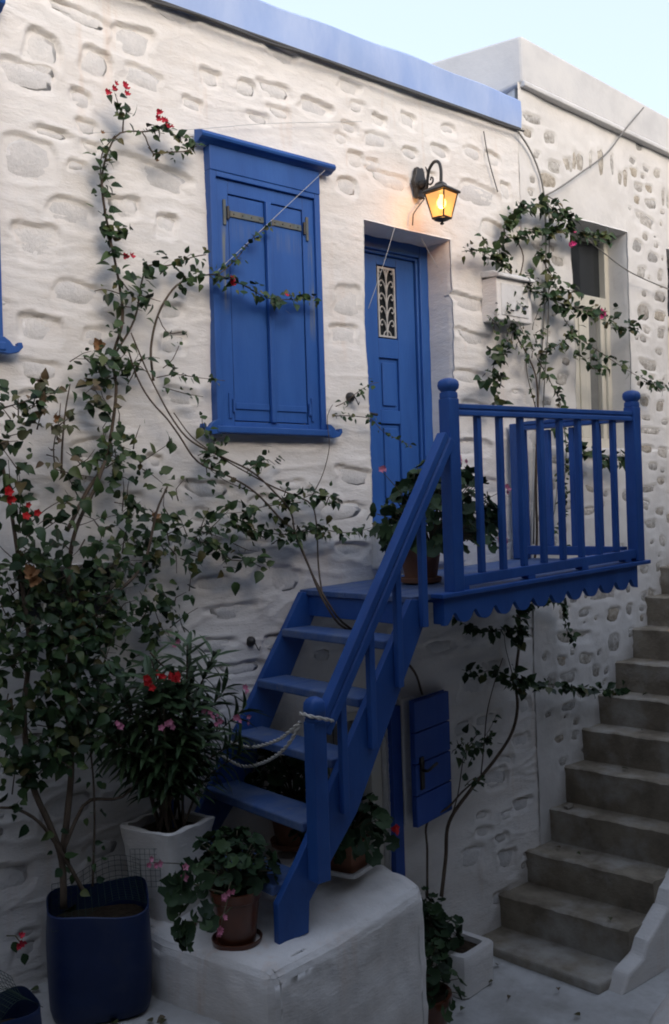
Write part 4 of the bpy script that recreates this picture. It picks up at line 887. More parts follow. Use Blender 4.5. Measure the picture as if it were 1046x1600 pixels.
# -- big bougainvillea rooted in the blue barrel
bg = Plant('bougainvillea', (1.95, -.3, .62), 'large bougainvillea rooted in the blue barrel, covering the left of the wall with dark leaves', 'climbing plant', 'bougainvilleas climbing the walls', 21)
S = bg.stem
S([(1.828,-0.330,0.606),(1.840,-0.300,0.811),(1.788,-0.300,0.983),(1.706,-0.300,1.214),(1.687,-0.300,1.516),(1.719,-0.300,1.795),(1.684,-0.300,2.167),(1.657,-0.300,2.395),(1.626,-0.300,2.592)], .016, .007)
S([(1.933,-0.340,0.637),(1.835,-0.320,0.846),(1.732,-0.320,1.014),(1.613,-0.320,1.105),(1.516,-0.320,1.119)], .010, .006, 30, .05, .03)
S([(1.852,-0.280,0.832),(1.883,-0.280,1.014),(1.910,-0.280,1.244),(1.898,-0.280,1.539),(1.921,-0.280,1.771),(1.925,-0.280,2.094),(1.964,-0.280,2.299),(2.073,-0.280,2.505),(2.126,-0.280,2.626)], .016, .008)
S([(1.844,-0.300,0.848),(1.923,-0.300,0.995),(1.988,-0.300,1.055),(2.151,-0.300,1.035),(2.284,-0.300,1.146)], .010, .005)
S([(1.966,-0.340,0.672),(1.994,-0.320,0.939),(1.995,-0.320,1.161),(1.979,-0.320,1.444),(2.024,-0.320,1.644)], .006, .003, 24, .04, .02)
S([(1.965,-0.200,1.789),(2.195,-0.200,1.981),(2.356,-0.200,2.127),(2.437,-0.200,2.378),(2.503,-0.200,2.505)], .010, .005)
S([(2.005,-0.100,2.298),(2.110,-0.100,2.481),(2.217,-0.100,2.638),(2.270,-0.100,2.861),(2.289,-0.100,3.021),(2.273,-0.100,3.147),(2.336,-0.100,3.345),(2.321,-0.100,3.535),(2.280,-0.100,3.753),(2.254,-0.100,3.908),(2.248,-0.100,4.049),(2.287,-0.100,4.185),(2.359,-0.090,4.290),(2.478,-0.100,4.320),(2.499,-0.100,4.295),(2.533,-0.100,4.234),(2.624,-0.100,4.247),(2.772,-0.100,4.285)], .010, .003)
S([(2.289,-0.100,3.021),(2.279,-0.100,3.142),(2.329,-0.100,3.344),(2.321,-0.100,3.535),(2.279,-0.100,3.737)], .004, .003, 70, .050, .028)
S([(2.284,-0.090,3.750),(2.255,-0.090,3.910),(2.246,-0.090,4.052),(2.257,-0.090,4.165),(2.330,-0.090,4.271)], .004, .003, 130, .044, .022, t0=0)
S([(2.374,-0.090,4.300),(2.380,-0.090,4.359),(2.357,-0.090,4.428),(2.338,-0.090,4.484)], .004, .002, 110, .044, .018)
S([(2.483,-0.090,4.325),(2.550,-0.090,4.346),(2.619,-0.090,4.375),(2.683,-0.090,4.350),(2.789,-0.090,4.367)], .004, .002, 130, .042, .018)
S([(2.517,-0.090,4.253),(2.546,-0.090,4.227),(2.630,-0.090,4.251),(2.739,-0.090,4.281),(2.811,-0.090,4.324)], .003, .002, 90, .034, .012)
S([(2.279,-0.100,3.747),(2.303,-0.100,3.821),(2.337,-0.100,3.801),(2.373,-0.100,3.813)], .004, .002, 120, .04, .02)
S([(2.278,-0.090,3.149),(2.406,-0.090,3.354),(2.456,-0.090,3.555),(2.496,-0.090,3.642),(2.609,-0.090,3.657),(2.758,-0.090,3.722),(2.846,-0.090,3.749)], .006, .003, 85, .046, .022, t0=.3)
S([(2.505,-0.090,3.052),(2.496,-0.090,3.215),(2.547,-0.090,3.401),(2.659,-0.090,3.560),(2.802,-0.090,3.626),(2.902,-0.110,3.642),(3.061,-0.120,3.608),(3.276,-0.090,3.562),(3.588,-0.090,3.606)], .007, .002, 95, .046, .022, t0=.35)
S([(2.902,-0.110,3.642),(3.010,-0.090,3.723),(3.111,-0.090,3.833),(3.188,-0.090,3.916),(3.306,-0.090,3.982)], .004, .0015, 60, .03, .014)
S([(2.552,-0.080,3.387),(2.602,-0.080,3.309),(2.710,-0.080,3.326)], .003, .002, 40, .03, .01); S([(2.569,-0.080,3.123),(2.627,-0.080,3.171),(2.669,-0.080,3.248)], .003, .002, 60, .035, .012)
S([(2.338,-0.090,3.475),(2.251,-0.090,3.490),(2.192,-0.090,3.474)], .003, .002, 60, .05, .012)
S([(2.529,-0.080,3.071),(2.644,-0.080,3.095),(2.780,-0.080,3.087),(2.950,-0.080,3.081)], .003, .0015, 50, .034, .01); S([(2.565,-0.080,3.024),(2.698,-0.080,2.998),(2.808,-0.080,2.987)], .003, .0015, 60, .036, .012)
S([(2.358,-0.090,3.027),(2.453,-0.090,3.163),(2.546,-0.090,3.170)], .003, .0015, 40, .03, .01)
CL = [(2.286,-0.100,3.142),(2.216,-0.100,3.105),(2.340,-0.100,3.050),(2.165,-0.100,3.108),(2.387,-0.100,3.495),(2.330,-0.100,3.386),(2.450,-0.100,3.545),(2.299,-0.100,2.894),(2.219,-0.100,2.701),(2.343,-0.100,2.735),(2.167,-0.100,2.662),(2.250,-0.100,2.591),(2.357,-0.100,2.623),(2.453,-0.100,2.591),(2.535,-0.100,2.509),(2.421,-0.100,2.413),(2.331,-0.100,2.383),(2.626,-0.100,2.392),(2.749,-0.100,2.345),(2.816,-0.100,2.234),(2.902,-0.100,2.127),(2.682,-0.100,2.233),(2.552,-0.100,2.245),(2.468,-0.100,2.190),(2.361,-0.100,2.221),(2.292,-0.100,2.288),(2.208,-0.100,2.385),(2.125,-0.100,2.419),(2.568,-0.100,2.046),(2.688,-0.100,1.988),(2.629,-0.100,1.942),(2.517,-0.100,1.984),(2.408,-0.100,2.041),(2.439,-0.100,1.892),(2.569,-0.100,1.864),(2.344,-0.100,1.740),(2.490,-0.100,1.757)]
CN = [40, 22, 22, 14, 22, 14, 14, 20, 26, 26, 20, 30, 26, 14, 16, 24, 30, 36, 34, 34, 22, 40, 34, 34, 30, 26, 18, 20, 12, 10, 10, 16, 22, 24, 26, 36, 30]
_cr = random.Random(5)
for c_, n_ in zip(CL, CN): bg.clump(c_, .15 if n_ > 24 else .11, int(n_ * _cr.choice((.25, .5, .8, 1.1))), .050)
for c_ in [(1.760,-0.220,2.118),(1.851,-0.220,2.141),(1.943,-0.220,2.091),(2.056,-0.220,2.108),(2.136,-0.220,2.033),(1.800,-0.220,1.984),(1.907,-0.220,1.931),(2.019,-0.220,1.951),(1.712,-0.220,2.020),(2.080,-0.220,1.854),(2.165,-0.220,1.892),(1.665,-0.220,1.938),(1.957,-0.220,2.016)]: bg.clump(c_, .14, 26, .052)
CL = [(1.786,-0.300,2.593),(1.695,-0.300,2.507),(1.861,-0.300,2.550),(1.935,-0.300,2.476),(1.781,-0.300,2.420),(1.677,-0.300,2.394),(1.885,-0.300,2.360),(1.993,-0.300,2.327),(1.776,-0.300,2.277),(1.896,-0.300,2.243),(2.020,-0.300,2.178),(2.133,-0.300,2.142),(1.687,-0.300,2.252),(1.654,-0.300,2.113),(1.756,-0.300,2.106),(1.851,-0.300,1.795),(1.946,-0.300,1.858),(2.040,-0.300,1.819),(1.761,-0.300,1.819),(1.673,-0.300,1.801),(1.648,-0.300,1.944),(1.787,-0.300,1.701),(1.909,-0.300,1.686),(2.035,-0.300,1.670),(1.697,-0.300,1.656),(1.813,-0.300,1.568),(1.935,-0.300,1.536),(2.062,-0.300,1.517),(1.750,-0.300,1.477),(1.854,-0.300,1.432),(1.963,-0.300,1.443),(1.703,-0.300,1.400),(1.657,-0.300,1.323),(2.025,-0.300,1.374),(1.745,-0.300,1.307),(1.866,-0.300,1.314),(1.611,-0.300,1.668)]
for i, c_ in enumerate(CL): bg.clump(c_, .17, int((36 if c_[2] < 1.95 else 13) * _cr.choice((.25, .6, 1.1, 1.5))), .055)
S([(2.803,-0.120,2.218),(2.929,-0.120,2.109),(3.025,-0.120,2.104),(3.138,-0.120,2.051)], .004, .002, 60, .06, .015)
S([(2.321,-0.300,1.697),(2.413,-0.300,1.607),(2.550,-0.300,1.574)], .005, .003, 30, .05, .02)
S([(2.204,-0.110,2.889),(2.137,-0.110,2.911),(2.112,-0.110,2.885)], .003, .002, 60, .055, .014)
S([(1.981,-0.110,2.574),(1.992,-0.110,2.727),(2.013,-0.110,2.881),(2.040,-0.110,3.005)], .006, .003, 8, .04, .02)
# thorny bare shoots and withered sprays at the left
S([(1.941,-0.140,2.572),(1.933,-0.140,2.693),(1.962,-0.140,2.815),(1.975,-0.140,2.906)], .004, .002)
for c_ in [(1.943,-0.140,2.920),(1.963,-0.140,2.830),(1.921,-0.140,2.723),(2.207,-0.140,2.942)]: bg.clump(c_, .08, 14, .045, LB2)
for c_ in [(1.637,-0.350,2.910),(1.702,-0.350,2.877),(1.769,-0.350,2.888),(1.656,-0.350,2.813),(1.728,-0.350,2.802),(1.619,-0.350,2.700)]: bg.clump(c_, .085, 12, .044, LB2 + LB)
S([(1.516,-0.350,2.780),(1.601,-0.350,2.838),(1.687,-0.350,2.870),(1.793,-0.350,2.910)], .005, .002)
for p, me, sz, cnt in (((2.328,-0.110,4.501), FB, 0.017, 3), ((2.380,-0.110,4.482), FB, 0.019, 3), ((2.257,-0.110,4.457), FB, 0.016, 2), ((2.572,-0.110,4.431), FB, 0.019, 4), ((2.608,-0.110,4.393), FB, 0.017, 3), ((2.358,-0.120,3.671), FB, 0.020, 2), ((2.987,-0.130,3.604), FB, 0.019, 3), ((1.600,-0.420,2.448), FR, 0.019, 4), ((1.683,-0.420,2.375), FR, 0.017, 3), ((3.373,-0.100,3.590), FB, .018, 1),
                       ((2.182,-0.140,3.197), FD, .03, 1), ((1.941,-0.160,2.827), FD, .032, 1), ((2.440,-0.160,2.353), FD, .03, 1), ((1.705,-0.400,2.099), FD, .035, 2), ((2.281,-0.050,4.285), FD, .012, 1), ((2.583,-0.050,4.213), FD, .012, 1)):
    bg.flower(p, me, sz, cnt, .018)
bg.done()

# -- climber that comes out from under the landing
bm_ = Plant('bougainvillea', (3.75, -.15, .5), 'slender climber with long bare stems slanting up left from behind the blue stair', 'climbing plant', 'bougainvilleas climbing the walls', 33)
S = bm_.stem
S([(4.376,-0.080,1.171),(4.275,-0.120,1.331),(4.126,-0.120,1.469),(3.897,-0.200,1.579),(3.660,-0.300,1.650),(3.469,-0.360,1.728),(3.385,-0.340,1.858),(3.398,-0.260,1.942),(3.368,-0.120,2.230),(3.272,-0.120,2.316),(3.102,-0.120,2.469),(2.937,-0.120,2.557),(2.739,-0.120,2.635),(2.628,-0.120,2.773),(2.562,-0.120,2.854),(2.466,-0.120,2.948),(2.397,-0.120,3.057),(2.348,-0.120,3.199)], .008, .004, 0)
S([(3.821,-0.200,1.588),(3.492,-0.360,1.736),(3.404,-0.360,1.840),(3.401,-0.300,1.908),(3.467,-0.120,2.024),(3.368,-0.120,2.230),(3.341,-0.120,2.358),(3.233,-0.120,2.468),(3.085,-0.120,2.582),(2.900,-0.120,2.660),(2.704,-0.120,2.742),(2.593,-0.120,2.855),(2.487,-0.120,3.031),(2.439,-0.120,3.125),(2.369,-0.120,3.281)], .007, .004)
S([(3.405,-0.300,1.890),(3.537,-0.110,2.038),(3.532,-0.110,2.279),(3.504,-0.110,2.391),(3.421,-0.110,2.437),(3.242,-0.110,2.497),(3.029,-0.110,2.593),(2.827,-0.110,2.694),(2.703,-0.110,2.776),(2.607,-0.110,2.890)], .006, .003)
S([(3.522,-0.090,2.447),(3.609,-0.090,2.577),(3.663,-0.090,2.728),(3.658,-0.090,2.822),(3.656,-0.090,2.916),(3.699,-0.090,2.986)], .003, .002, 0)
S([(3.460,-0.090,2.437),(3.556,-0.090,2.465),(3.618,-0.090,2.446)], .003, .0015, 120, .045, .02); S([(3.299,-0.090,2.439),(3.253,-0.090,2.414),(3.173,-0.090,2.398)], .003, .0015, 0)
S([(3.436,-0.090,2.411),(3.208,-0.090,2.397),(3.034,-0.090,2.366),(2.909,-0.090,2.362)], .004, .0015, 70, .046, .022); S([(3.595,-0.090,2.247),(3.429,-0.090,2.239),(3.291,-0.090,2.233),(3.159,-0.090,2.256),(3.031,-0.090,2.289),(2.907,-0.090,2.307)], .004, .0015, 80, .050, .022)
S([(3.359,-0.090,2.230),(3.524,-0.090,2.261),(3.668,-0.090,2.237),(3.817,-0.090,2.224),(4.026,-0.090,2.255)], .004, .0015, 75, .046, .018)
S([(3.064,-0.090,2.583),(3.152,-0.090,2.640),(3.218,-0.090,2.655),(3.262,-0.090,2.627)], .003, .0015, 110, .045, .02); S([(2.899,-0.090,2.662),(2.840,-0.090,2.713),(2.862,-0.090,2.748),(2.932,-0.090,2.777)], .003, .0015, 80, .036, .018)
S([(2.843,-0.090,2.782),(2.796,-0.090,2.821),(2.790,-0.090,2.882)], .003, .0015, 90, .045, .02)
S([(3.124,-0.090,2.470),(3.006,-0.090,2.506),(2.915,-0.090,2.542),(2.836,-0.090,2.593)], .003, .0015, 40, .034, .015)
for c_ in [(3.292,-0.100,2.432),(3.006,-0.100,2.366),(3.217,-0.100,2.247),(3.366,-0.100,2.256),(2.850,-0.100,2.593),(2.783,-0.100,2.643),(3.572,-0.100,2.457)]: bm_.clump(c_, .08, 17, .050, twigs=3)
S([(3.723,-0.090,2.976),(3.799,-0.090,3.006),(3.904,-0.090,3.073),(4.010,-0.090,3.126),(4.075,-0.090,3.138)], .003, .0015, 50, .03, .012); S([(3.696,-0.090,2.918),(3.846,-0.090,2.924),(4.001,-0.090,2.910),(4.105,-0.090,2.835),(4.322,-0.090,2.760)], .003, .0015, 60, .034, .014)
bm_.done()

# -- climber on the right
BR_ = 1.22
br = Plant('bougainvillea', (4.1, -.25, -.4), 'climber with twisted bare stems rising past the landing to the joint of the two houses', 'climbing plant', 'bougainvilleas climbing the walls', 45)
S = lambda P, a, b, dens=0, size=.05, spread=.02, **kw: br.stem(P, a, b, dens * 1.3, size * 1.12, spread, **kw)
S([(4.391,-0.180,-0.090),(4.544,-0.080,0.088),(4.584,-0.080,0.307),(4.795,-0.080,0.472),(5.060,-0.080,0.635),(5.235,-0.080,0.780),(5.305,-0.080,0.947),(5.294,-0.080,1.150),(5.349,-0.080,1.412),(5.360,-0.080,1.636),(5.408,-0.080,1.767),(5.589,-0.060,2.029),(5.586,-0.080,2.488),(5.628,-0.080,3.041)], .014, .008)
S([(4.266,-0.180,-0.055),(4.368,-0.090,0.176),(4.376,-0.090,0.357),(4.566,-0.090,0.409),(4.704,-0.090,0.480),(4.869,-0.090,0.544)], .009, .006)
S([(4.600,-0.090,0.348),(4.667,-0.090,0.480),(4.733,-0.090,0.719),(4.780,-0.090,0.795),(4.737,-0.090,0.676)], .005, .003, 0)
S([(4.907,-0.080,0.556),(4.949,-0.080,0.764),(4.991,-0.080,0.974),(5.086,-0.080,1.178),(5.166,-0.080,1.308)], .005, .003)
S([(5.291,-0.080,1.083),(5.256,-0.080,1.200),(5.197,-0.080,1.384),(5.188,-0.080,1.496)], .004, .002)
S([(5.354,-0.100,1.592),(5.478,-0.100,1.681),(5.623,-0.100,1.687),(5.740,-0.100,1.659),(5.826,-0.100,1.587),(5.864,-0.100,1.428),(5.937,-0.100,1.350)], .004, .002, 95, .045, .014, clus=2)
S([(5.397,-0.100,1.476),(5.246,-0.100,1.505),(5.046,-0.100,1.512),(4.885,-0.100,1.528),(4.780,-0.100,1.577),(4.672,-0.100,1.630)], .004, .002, 70, .046, .012, clus=2)
S([(5.306,-0.100,1.597),(5.314,-0.100,1.484),(5.281,-0.100,1.377)], .006, .005, 90, .055, .02)
S([(5.264,-0.100,1.156),(5.435,-0.100,1.097),(5.665,-0.100,1.056),(5.911,-0.100,1.004),(6.146,-0.100,0.952),(6.433,-0.100,0.911),(6.780,-0.100,0.877)], .004, .0015, 62, .052, .012, clus=2)
S([(5.308,-0.100,1.070),(5.129,-0.100,1.174),(5.020,-0.100,1.241),(4.872,-0.100,1.243),(4.730,-0.100,1.287)], .004, .0015, 60, .048, .014, clus=2)
S([(5.232,-0.100,1.205),(5.329,-0.100,1.080)], .004, .003, 120, .055, .02)
S([(4.782,-0.100,0.669),(4.848,-0.100,0.742),(4.982,-0.100,0.848),(5.051,-0.100,0.924)], .003, .0015, 45, .03, .01)
for c_ in [(4.701,-0.140,0.797),(4.806,-0.140,0.799),(4.750,-0.140,0.535),(4.603,-0.140,0.785),(4.914,-0.140,0.801)]: br.clump(c_, .07, 11, .048, twigs=2)
S([(5.622,-0.090,3.016),(5.612,-0.090,3.269),(5.506,-0.090,3.444),(5.413,-0.090,3.549),(5.355,-0.100,3.744),(5.461,-0.090,3.962),(5.511,-0.090,4.128),(5.432,-0.090,4.229),(5.322,-0.090,4.243),(5.327,-0.090,4.347),(5.455,-0.090,4.428),(5.616,-0.090,4.511),(5.763,-0.090,4.527)], .007, .003, 0)
S([(5.601,-0.090,3.039),(5.519,-0.090,3.263),(5.504,-0.090,3.398)], .004, .003, 40, .03, .014)
S([(5.307,-0.090,4.223),(5.327,-0.090,4.347),(5.434,-0.090,4.424),(5.579,-0.090,4.495),(5.777,-0.090,4.516),(5.912,-0.090,4.516),(6.025,-0.090,4.464),(6.142,-0.090,4.450)], .004, .002, 105, .052, .022)
S([(5.378,-0.100,4.232),(5.594,-0.100,4.311),(5.777,-0.100,4.327),(5.968,-0.100,4.372),(6.205,-0.100,4.390),(6.409,-0.100,4.393),(6.579,-0.100,4.420)], .004, .0015, 100, .05, .02)
S([(5.447,-0.100,3.935),(5.299,-0.100,4.005),(5.167,-0.100,4.067),(5.037,-0.100,4.091),(4.857,-0.100,4.061)], .004, .0015, 85, .048, .02); S([(5.167,-0.100,4.067),(5.270,-0.100,4.113),(5.237,-0.100,4.130)], .003, .0015, 110, .05, .02)
S([(5.628,-0.100,4.142),(5.697,-0.100,4.198),(5.729,-0.100,4.110),(5.814,-0.100,4.029),(5.781,-0.100,3.955),(5.855,-0.100,3.940),(6.142,-0.100,3.952)], .004, .002, 75, .052, .018)
S([(5.342,-0.110,3.741),(5.502,-0.110,3.872),(5.704,-0.110,3.864),(5.965,-0.110,3.819),(6.079,-0.140,3.793),(6.363,-0.110,3.795),(6.528,-0.110,3.733),(6.789,-0.110,3.739),(6.851,-0.110,3.729)], .004, .0015, 75, .046, .016)
S([(5.595,-0.110,3.425),(5.774,-0.110,3.486),(5.953,-0.110,3.572),(6.033,-0.110,3.627),(5.923,-0.110,3.735),(5.888,-0.110,3.811)], .004, .002, 60, .046, .018)
S([(6.019,-0.120,3.624),(6.174,-0.120,3.566),(6.372,-0.150,3.481),(6.667,-0.120,3.409),(6.931,-0.120,3.340),(7.180,-0.120,3.303)], .004, .0015, 30, .045, .014)
for c_ in [(6.006,-0.140,3.596),(6.179,-0.140,3.419),(6.300,-0.140,3.414),(6.241,-0.140,3.376),(6.062,-0.140,3.458),(6.963,-0.140,3.334),(7.082,-0.140,3.305),(6.262,-0.140,3.779),(6.487,-0.140,3.803),(6.742,-0.140,3.729)]: br.clump(c_, .06, 10, .052, twigs=2)
for c_ in [(5.467,-0.100,3.915),(5.561,-0.100,3.950),(5.393,-0.100,3.816),(5.350,-0.100,3.654),(5.250,-0.100,3.688),(5.277,-0.100,3.557),(5.179,-0.100,3.614),(5.377,-0.100,3.499),(5.484,-0.100,3.532),(5.566,-0.100,3.470),(5.616,-0.100,3.589),(5.102,-0.100,4.088),(5.201,-0.100,4.089),(5.897,-0.100,4.464),(5.884,-0.100,4.518)]: br.clump(c_, .075, 15, .042, twigs=3)
for c_ in [(5.074,-0.140,3.358),(5.115,-0.140,3.252),(5.079,-0.140,3.185),(5.154,-0.140,3.102),(5.051,-0.140,3.291),(5.208,-0.140,3.390)]: br.clump(c_, .06, 9, .06, twigs=2)
S([(5.308,-0.100,3.493),(5.167,-0.100,3.371),(5.128,-0.100,3.236),(5.176,-0.100,3.129),(5.218,-0.100,3.021)], .003, .0015, 30, .055, .012)
S([(5.621,-0.100,3.406),(5.774,-0.100,3.231),(5.866,-0.100,3.120),(5.896,-0.100,2.956),(5.925,-0.100,2.768),(5.887,-0.100,2.485),(5.847,-0.100,2.298),(5.848,-0.100,2.016)], .004, .002, 55, .045, .014)
S([(5.893,-0.120,2.813),(6.053,-0.120,2.769),(6.291,-0.120,2.700),(6.541,-0.120,2.678),(6.588,-0.120,2.754)], .004, .0015, 75, .055, .018, clus=2)
S([(5.731,-0.100,2.974),(5.851,-0.100,2.814),(5.816,-0.100,2.579),(5.774,-0.100,2.346),(5.688,-0.100,2.117)], .003, .002, 12, .04, .01)
S([(5.618,-0.090,3.683),(5.728,-0.090,3.834),(5.921,-0.090,3.927)], .003, .0015, 15, .04, .01)
br.flower((5.952,-0.160,4.265), FP, .024, 3, .018); br.flower((6.301,-0.170,3.778), FP, .022, 3, .018); br.flower((6.038,-0.140,4.373), FP, .02, 1)
br.done()

# -- geraniums
def geranium(name, base, rad, h, n, label, cat, seed, size=.085, group='potted geraniums', build_pot=None, flowers=(), squash=1.0, lean=(0, 0)):
    P = Plant(name, base, label, cat, group, seed); r = P.r; b = Vector(base)
    if build_pot: build_pot(P)
    for q in range(n):
        a = r.uniform(0, 6.283); t = math.acos(1 - r.random() * 1.15); rr_ = rad * (r.uniform(.55, 1.0))
        d = Vector((math.sin(t) * math.cos(a), math.sin(t) * math.sin(a) * squash, math.cos(t) * h / rad))
        p = b + Vector((lean[0], lean[1], 0)) * r.random() + Vector((d.x * rr_, d.y * rr_, max(-.04, d.z * rr_) + .03))
        out = (p - b - Vector((0, 0, h * .2))).normalized()
        nrm = (out + Vector((r.gauss(0, .35), r.gauss(0, .35), .5 + r.gauss(0, .25)))).normalized()
        dd = nrm.cross(Vector((r.gauss(0, 1), r.gauss(0, 1), r.gauss(0, .4)))) + out * .3
        P.leaf(p, dd, nrm, size * r.uniform(.6, 1.2), r.choice(LG))
        if q % 2 == 0: P.green.tube(catmull([b + Vector((d.x * .03, d.y * .03, 0)), b.lerp(p, .55) + Vector((0, 0, .02)), p], .05), .004, .0025, n=5)
    for p, me, sz, cnt in flowers:
        P.flower(p, me, sz, cnt, sz * .8)
        P.green.tube(catmull([b + Vector((0, 0, .03)), b.lerp(Vector(p), .6) + Vector((0, 0, .03)), Vector(p)], .05), .003, .002, n=5)
    P.done(greenmat='youngstem'); return P
def round_pot(c, r0, r1, h, m, saucer=True):
    def f(P):
        k = MB(); x, y, z = c
        k.lathe([(r0, z + .012), (r0 * 1.02, z + .02), (r1 * .95, z + h - .05), (r1 * .96, z + h - .045), (r1 * 1.04, z + h - .04), (r1 * 1.05, z + h), (r1 * .92, z + h), (r1 * .88, z + h - .03)], (x, y, 0), 32); k.build('pot', M[m], P.root, smooth=40)
        k = MB(); k.lathe([(r1 * .88, z + h - .06), (r1 * .86, z + h - .022), (.01, z + h - .018)], (x, y, 0), 24); k.build('soil', M['soil'], P.root, smooth=True)
        if saucer:
            k = MB(); k.lathe([(r0 * 1.02, z - .002), (r0 * 1.28, z + .004), (r0 * 1.36, z + .03), (r0 * 1.30, z + .032), (r0 * 1.2, z + .012), (r0 * .8, z + .011)], (x, y, 0), 32); k.build('saucer', M[m], P.root, smooth=40)
    return f
def square_pot(c, w0, w1, h, yaw, m, saucer=None):
    def f(P):
        Mx = Matrix.Translation(Vector(c)) @ Matrix.Rotation(R(yaw), 4, 'Z')
        k = MB(); prof_ = [(w0, .002), (w0 * 1.01, h * .3), (w1, h * .7), (w1 * 1.01, h - .012), (w1 * .97, h), (w1 * .70, h), (w1 * .66, h - .05)] if m == 'lime' else [(w0, .015), (w1 * .97, h - .05), (w1 * 1.04, h - .045), (w1 * 1.06, h), (w1 * .93, h), (w1 * .88, h - .05)]
        k.lathe([(a * .5 * 1.0, z) for a, z in prof_], (0, 0, 0), 40, sq=9, M=Mx); k.build('pot', M[m], P.root, smooth=40)
        wi = .33 if m == 'lime' else .45
        k = MB(); k.lathe([(w1 * wi, h - .05), (w1 * wi * .98, h - .03), (.01, h - .02)], (0, 0, 0), 24, sq=8, M=Mx); k.build('soil', M['soil'], P.root)
        if saucer:
            k = MB(); k.lathe([(w0 * .55, -.004), (w0 * .70, .004), (w0 * .76, .03), (w0 * .72, .032), (w0 * .65, .012), (w0 * .4, .012)], (0, 0, 0), 40, sq=9, M=Mx); k.build('saucer', M[saucer], P.root, smooth=40)
    return f
p1 = (2.44, -.80, .415)
geranium('potted_geranium', (2.47, -.76, .66), .21, .22, 150, 'bushy geranium in a round brown glazed pot on the white plinth', 'potted plant', 51, .07, build_pot=round_pot(p1, .085, .112, .25, 'glazed'), lean=(.02, .06),
         flowers=(((2.268,-1.000,0.745), FK, .015, 4), ((2.227,-1.000,0.612), FK, .018, 3), ((2.076,-0.950,0.856), FK, .016, 3), ((1.995,-0.850,0.904), FK, .015, 4)))
ge = Plant('geranium_shoot', (2.181,-0.850,0.713), 'trailing geranium shoots with round leaves hanging beside the white planter', 'plant', None, 52)
for c_, n_ in zip([(2.050,-0.930,0.838),(2.028,-0.930,0.818),(2.091,-0.930,0.854),(2.098,-0.930,0.637),(2.052,-0.930,0.638),(2.162,-0.930,0.659)], (8, 7, 6, 7, 6, 5)):
    for q in range(n_):
        o = Vector((ge.r.gauss(0, .03), -abs(ge.r.gauss(0, .03)), ge.r.gauss(0, .03))); ge.leaf(Vector(c_) + o, (ge.r.uniform(-1, 1), -.4, ge.r.uniform(-1, .4)), (ge.r.uniform(-.5, .5), -1, ge.r.uniform(.2, .9)), .075 * ge.r.uniform(.7, 1.2), ge.r.choice(LG))
ge.green.tube(catmull([(2.405,-0.860,0.653),(2.229,-0.930,0.749),(2.105,-0.930,0.816),(2.037,-0.930,0.828)], .04), .004, n=5); ge.green.tube(catmull([(2.404,-0.860,0.625),(2.240,-0.930,0.609),(2.130,-0.930,0.641),(2.052,-0.930,0.638)], .04), .004, n=5)
ge.done()
geranium('potted_geranium', (3.17, -.70, .66), .24, .27, 130, 'dark geranium with one red flower head in a square terracotta pot behind the stair stringer', 'potted plant', 53, .085, build_pot=square_pot((3.19, -.69, .525), .17, .19, .16, 18, 'terracotta', 'boxwhite'), flowers=(((3.438,-0.780,0.697), FR, .018, 7),))
geranium('potted_geranium', (4.02, -.56, 2.16), .38, .46, 240, 'geranium in a round terracotta pot on the landing behind the corner post', 'potted plant', 54, .09, build_pot=round_pot((3.98, -.50, zf(3.98) + .004), .09, .125, .24, 'terracotta'), lean=(.05, -.05),
         flowers=(((3.648,-0.550,2.571), FK, .017, 4), ((4.205,-0.620,2.633), FK, .017, 5), ((4.512,-0.700,2.452), FK, .015, 4), ((4.335,-0.800,2.165), FK, .018, 6)))
geranium('potted_geranium', (4.26, -.20, -.33), .17, .30, 100, 'dark leafy geranium in a whitewashed concrete block planter beside the stone steps', 'potted plant', 55, .08,
         build_pot=square_pot((4.43, -.27, -.615), .33, .34, .25, 8, 'lime'))
geranium('potted_geranium', (3.78, -.62, -.35), .20, .34, 110, 'dark geranium in a terracotta pot on the ground behind the white plinth', 'potted plant', 56, .08, build_pot=round_pot((3.78, -.62, -.61), .11, .15, .28, 'glazed'))
geranium('potted_geranium', (3.22, -.22, .80), .24, .26, 110, 'dark leafy geranium in a pot standing behind the stair treads', 'potted plant', 57, .085, build_pot=round_pot((3.22, -.22, .53), .10, .14, .25, 'terracotta'))

# -- oleander in the white planter
PLT = Matrix.Translation((2.405, -.265, .415)) @ Matrix.Rotation(R(17), 4, 'Z')
ol = Plant('potted_oleander', (2.405, -.265, .415), 'oleander with pink flowers in a tapered white square planter on the plinth', 'potted plant', None, 61)
k = MB(); k.lathe([(.120 + .050 * q / 9 + .0025 * math.sin(q * 2.3), .436 * q / 9) for q in range(10)] + [(.166, .443), (.142, .440), (.139, .40), (.135, .385)], (0, 0, 0), 64, sq=12, M=PLT)
k.v = [(x + .0035 * math.sin(z * 31 + y * 47) + .002 * math.sin(y * 90 + z * 70), y + .0035 * math.sin(x * 43 + z * 29), z + .004 * math.sin(x * 37 + y * 31)) for x, y, z in k.v]; k.build('planter', M['lime'], ol.root, smooth=40, bevel=0)
k = MB(); k.lathe([(.138, .37), (.137, .40), (.01, .405)], (0, 0, 0), 32, sq=10, M=PLT); k.build('soil', M['soil'], ol.root)
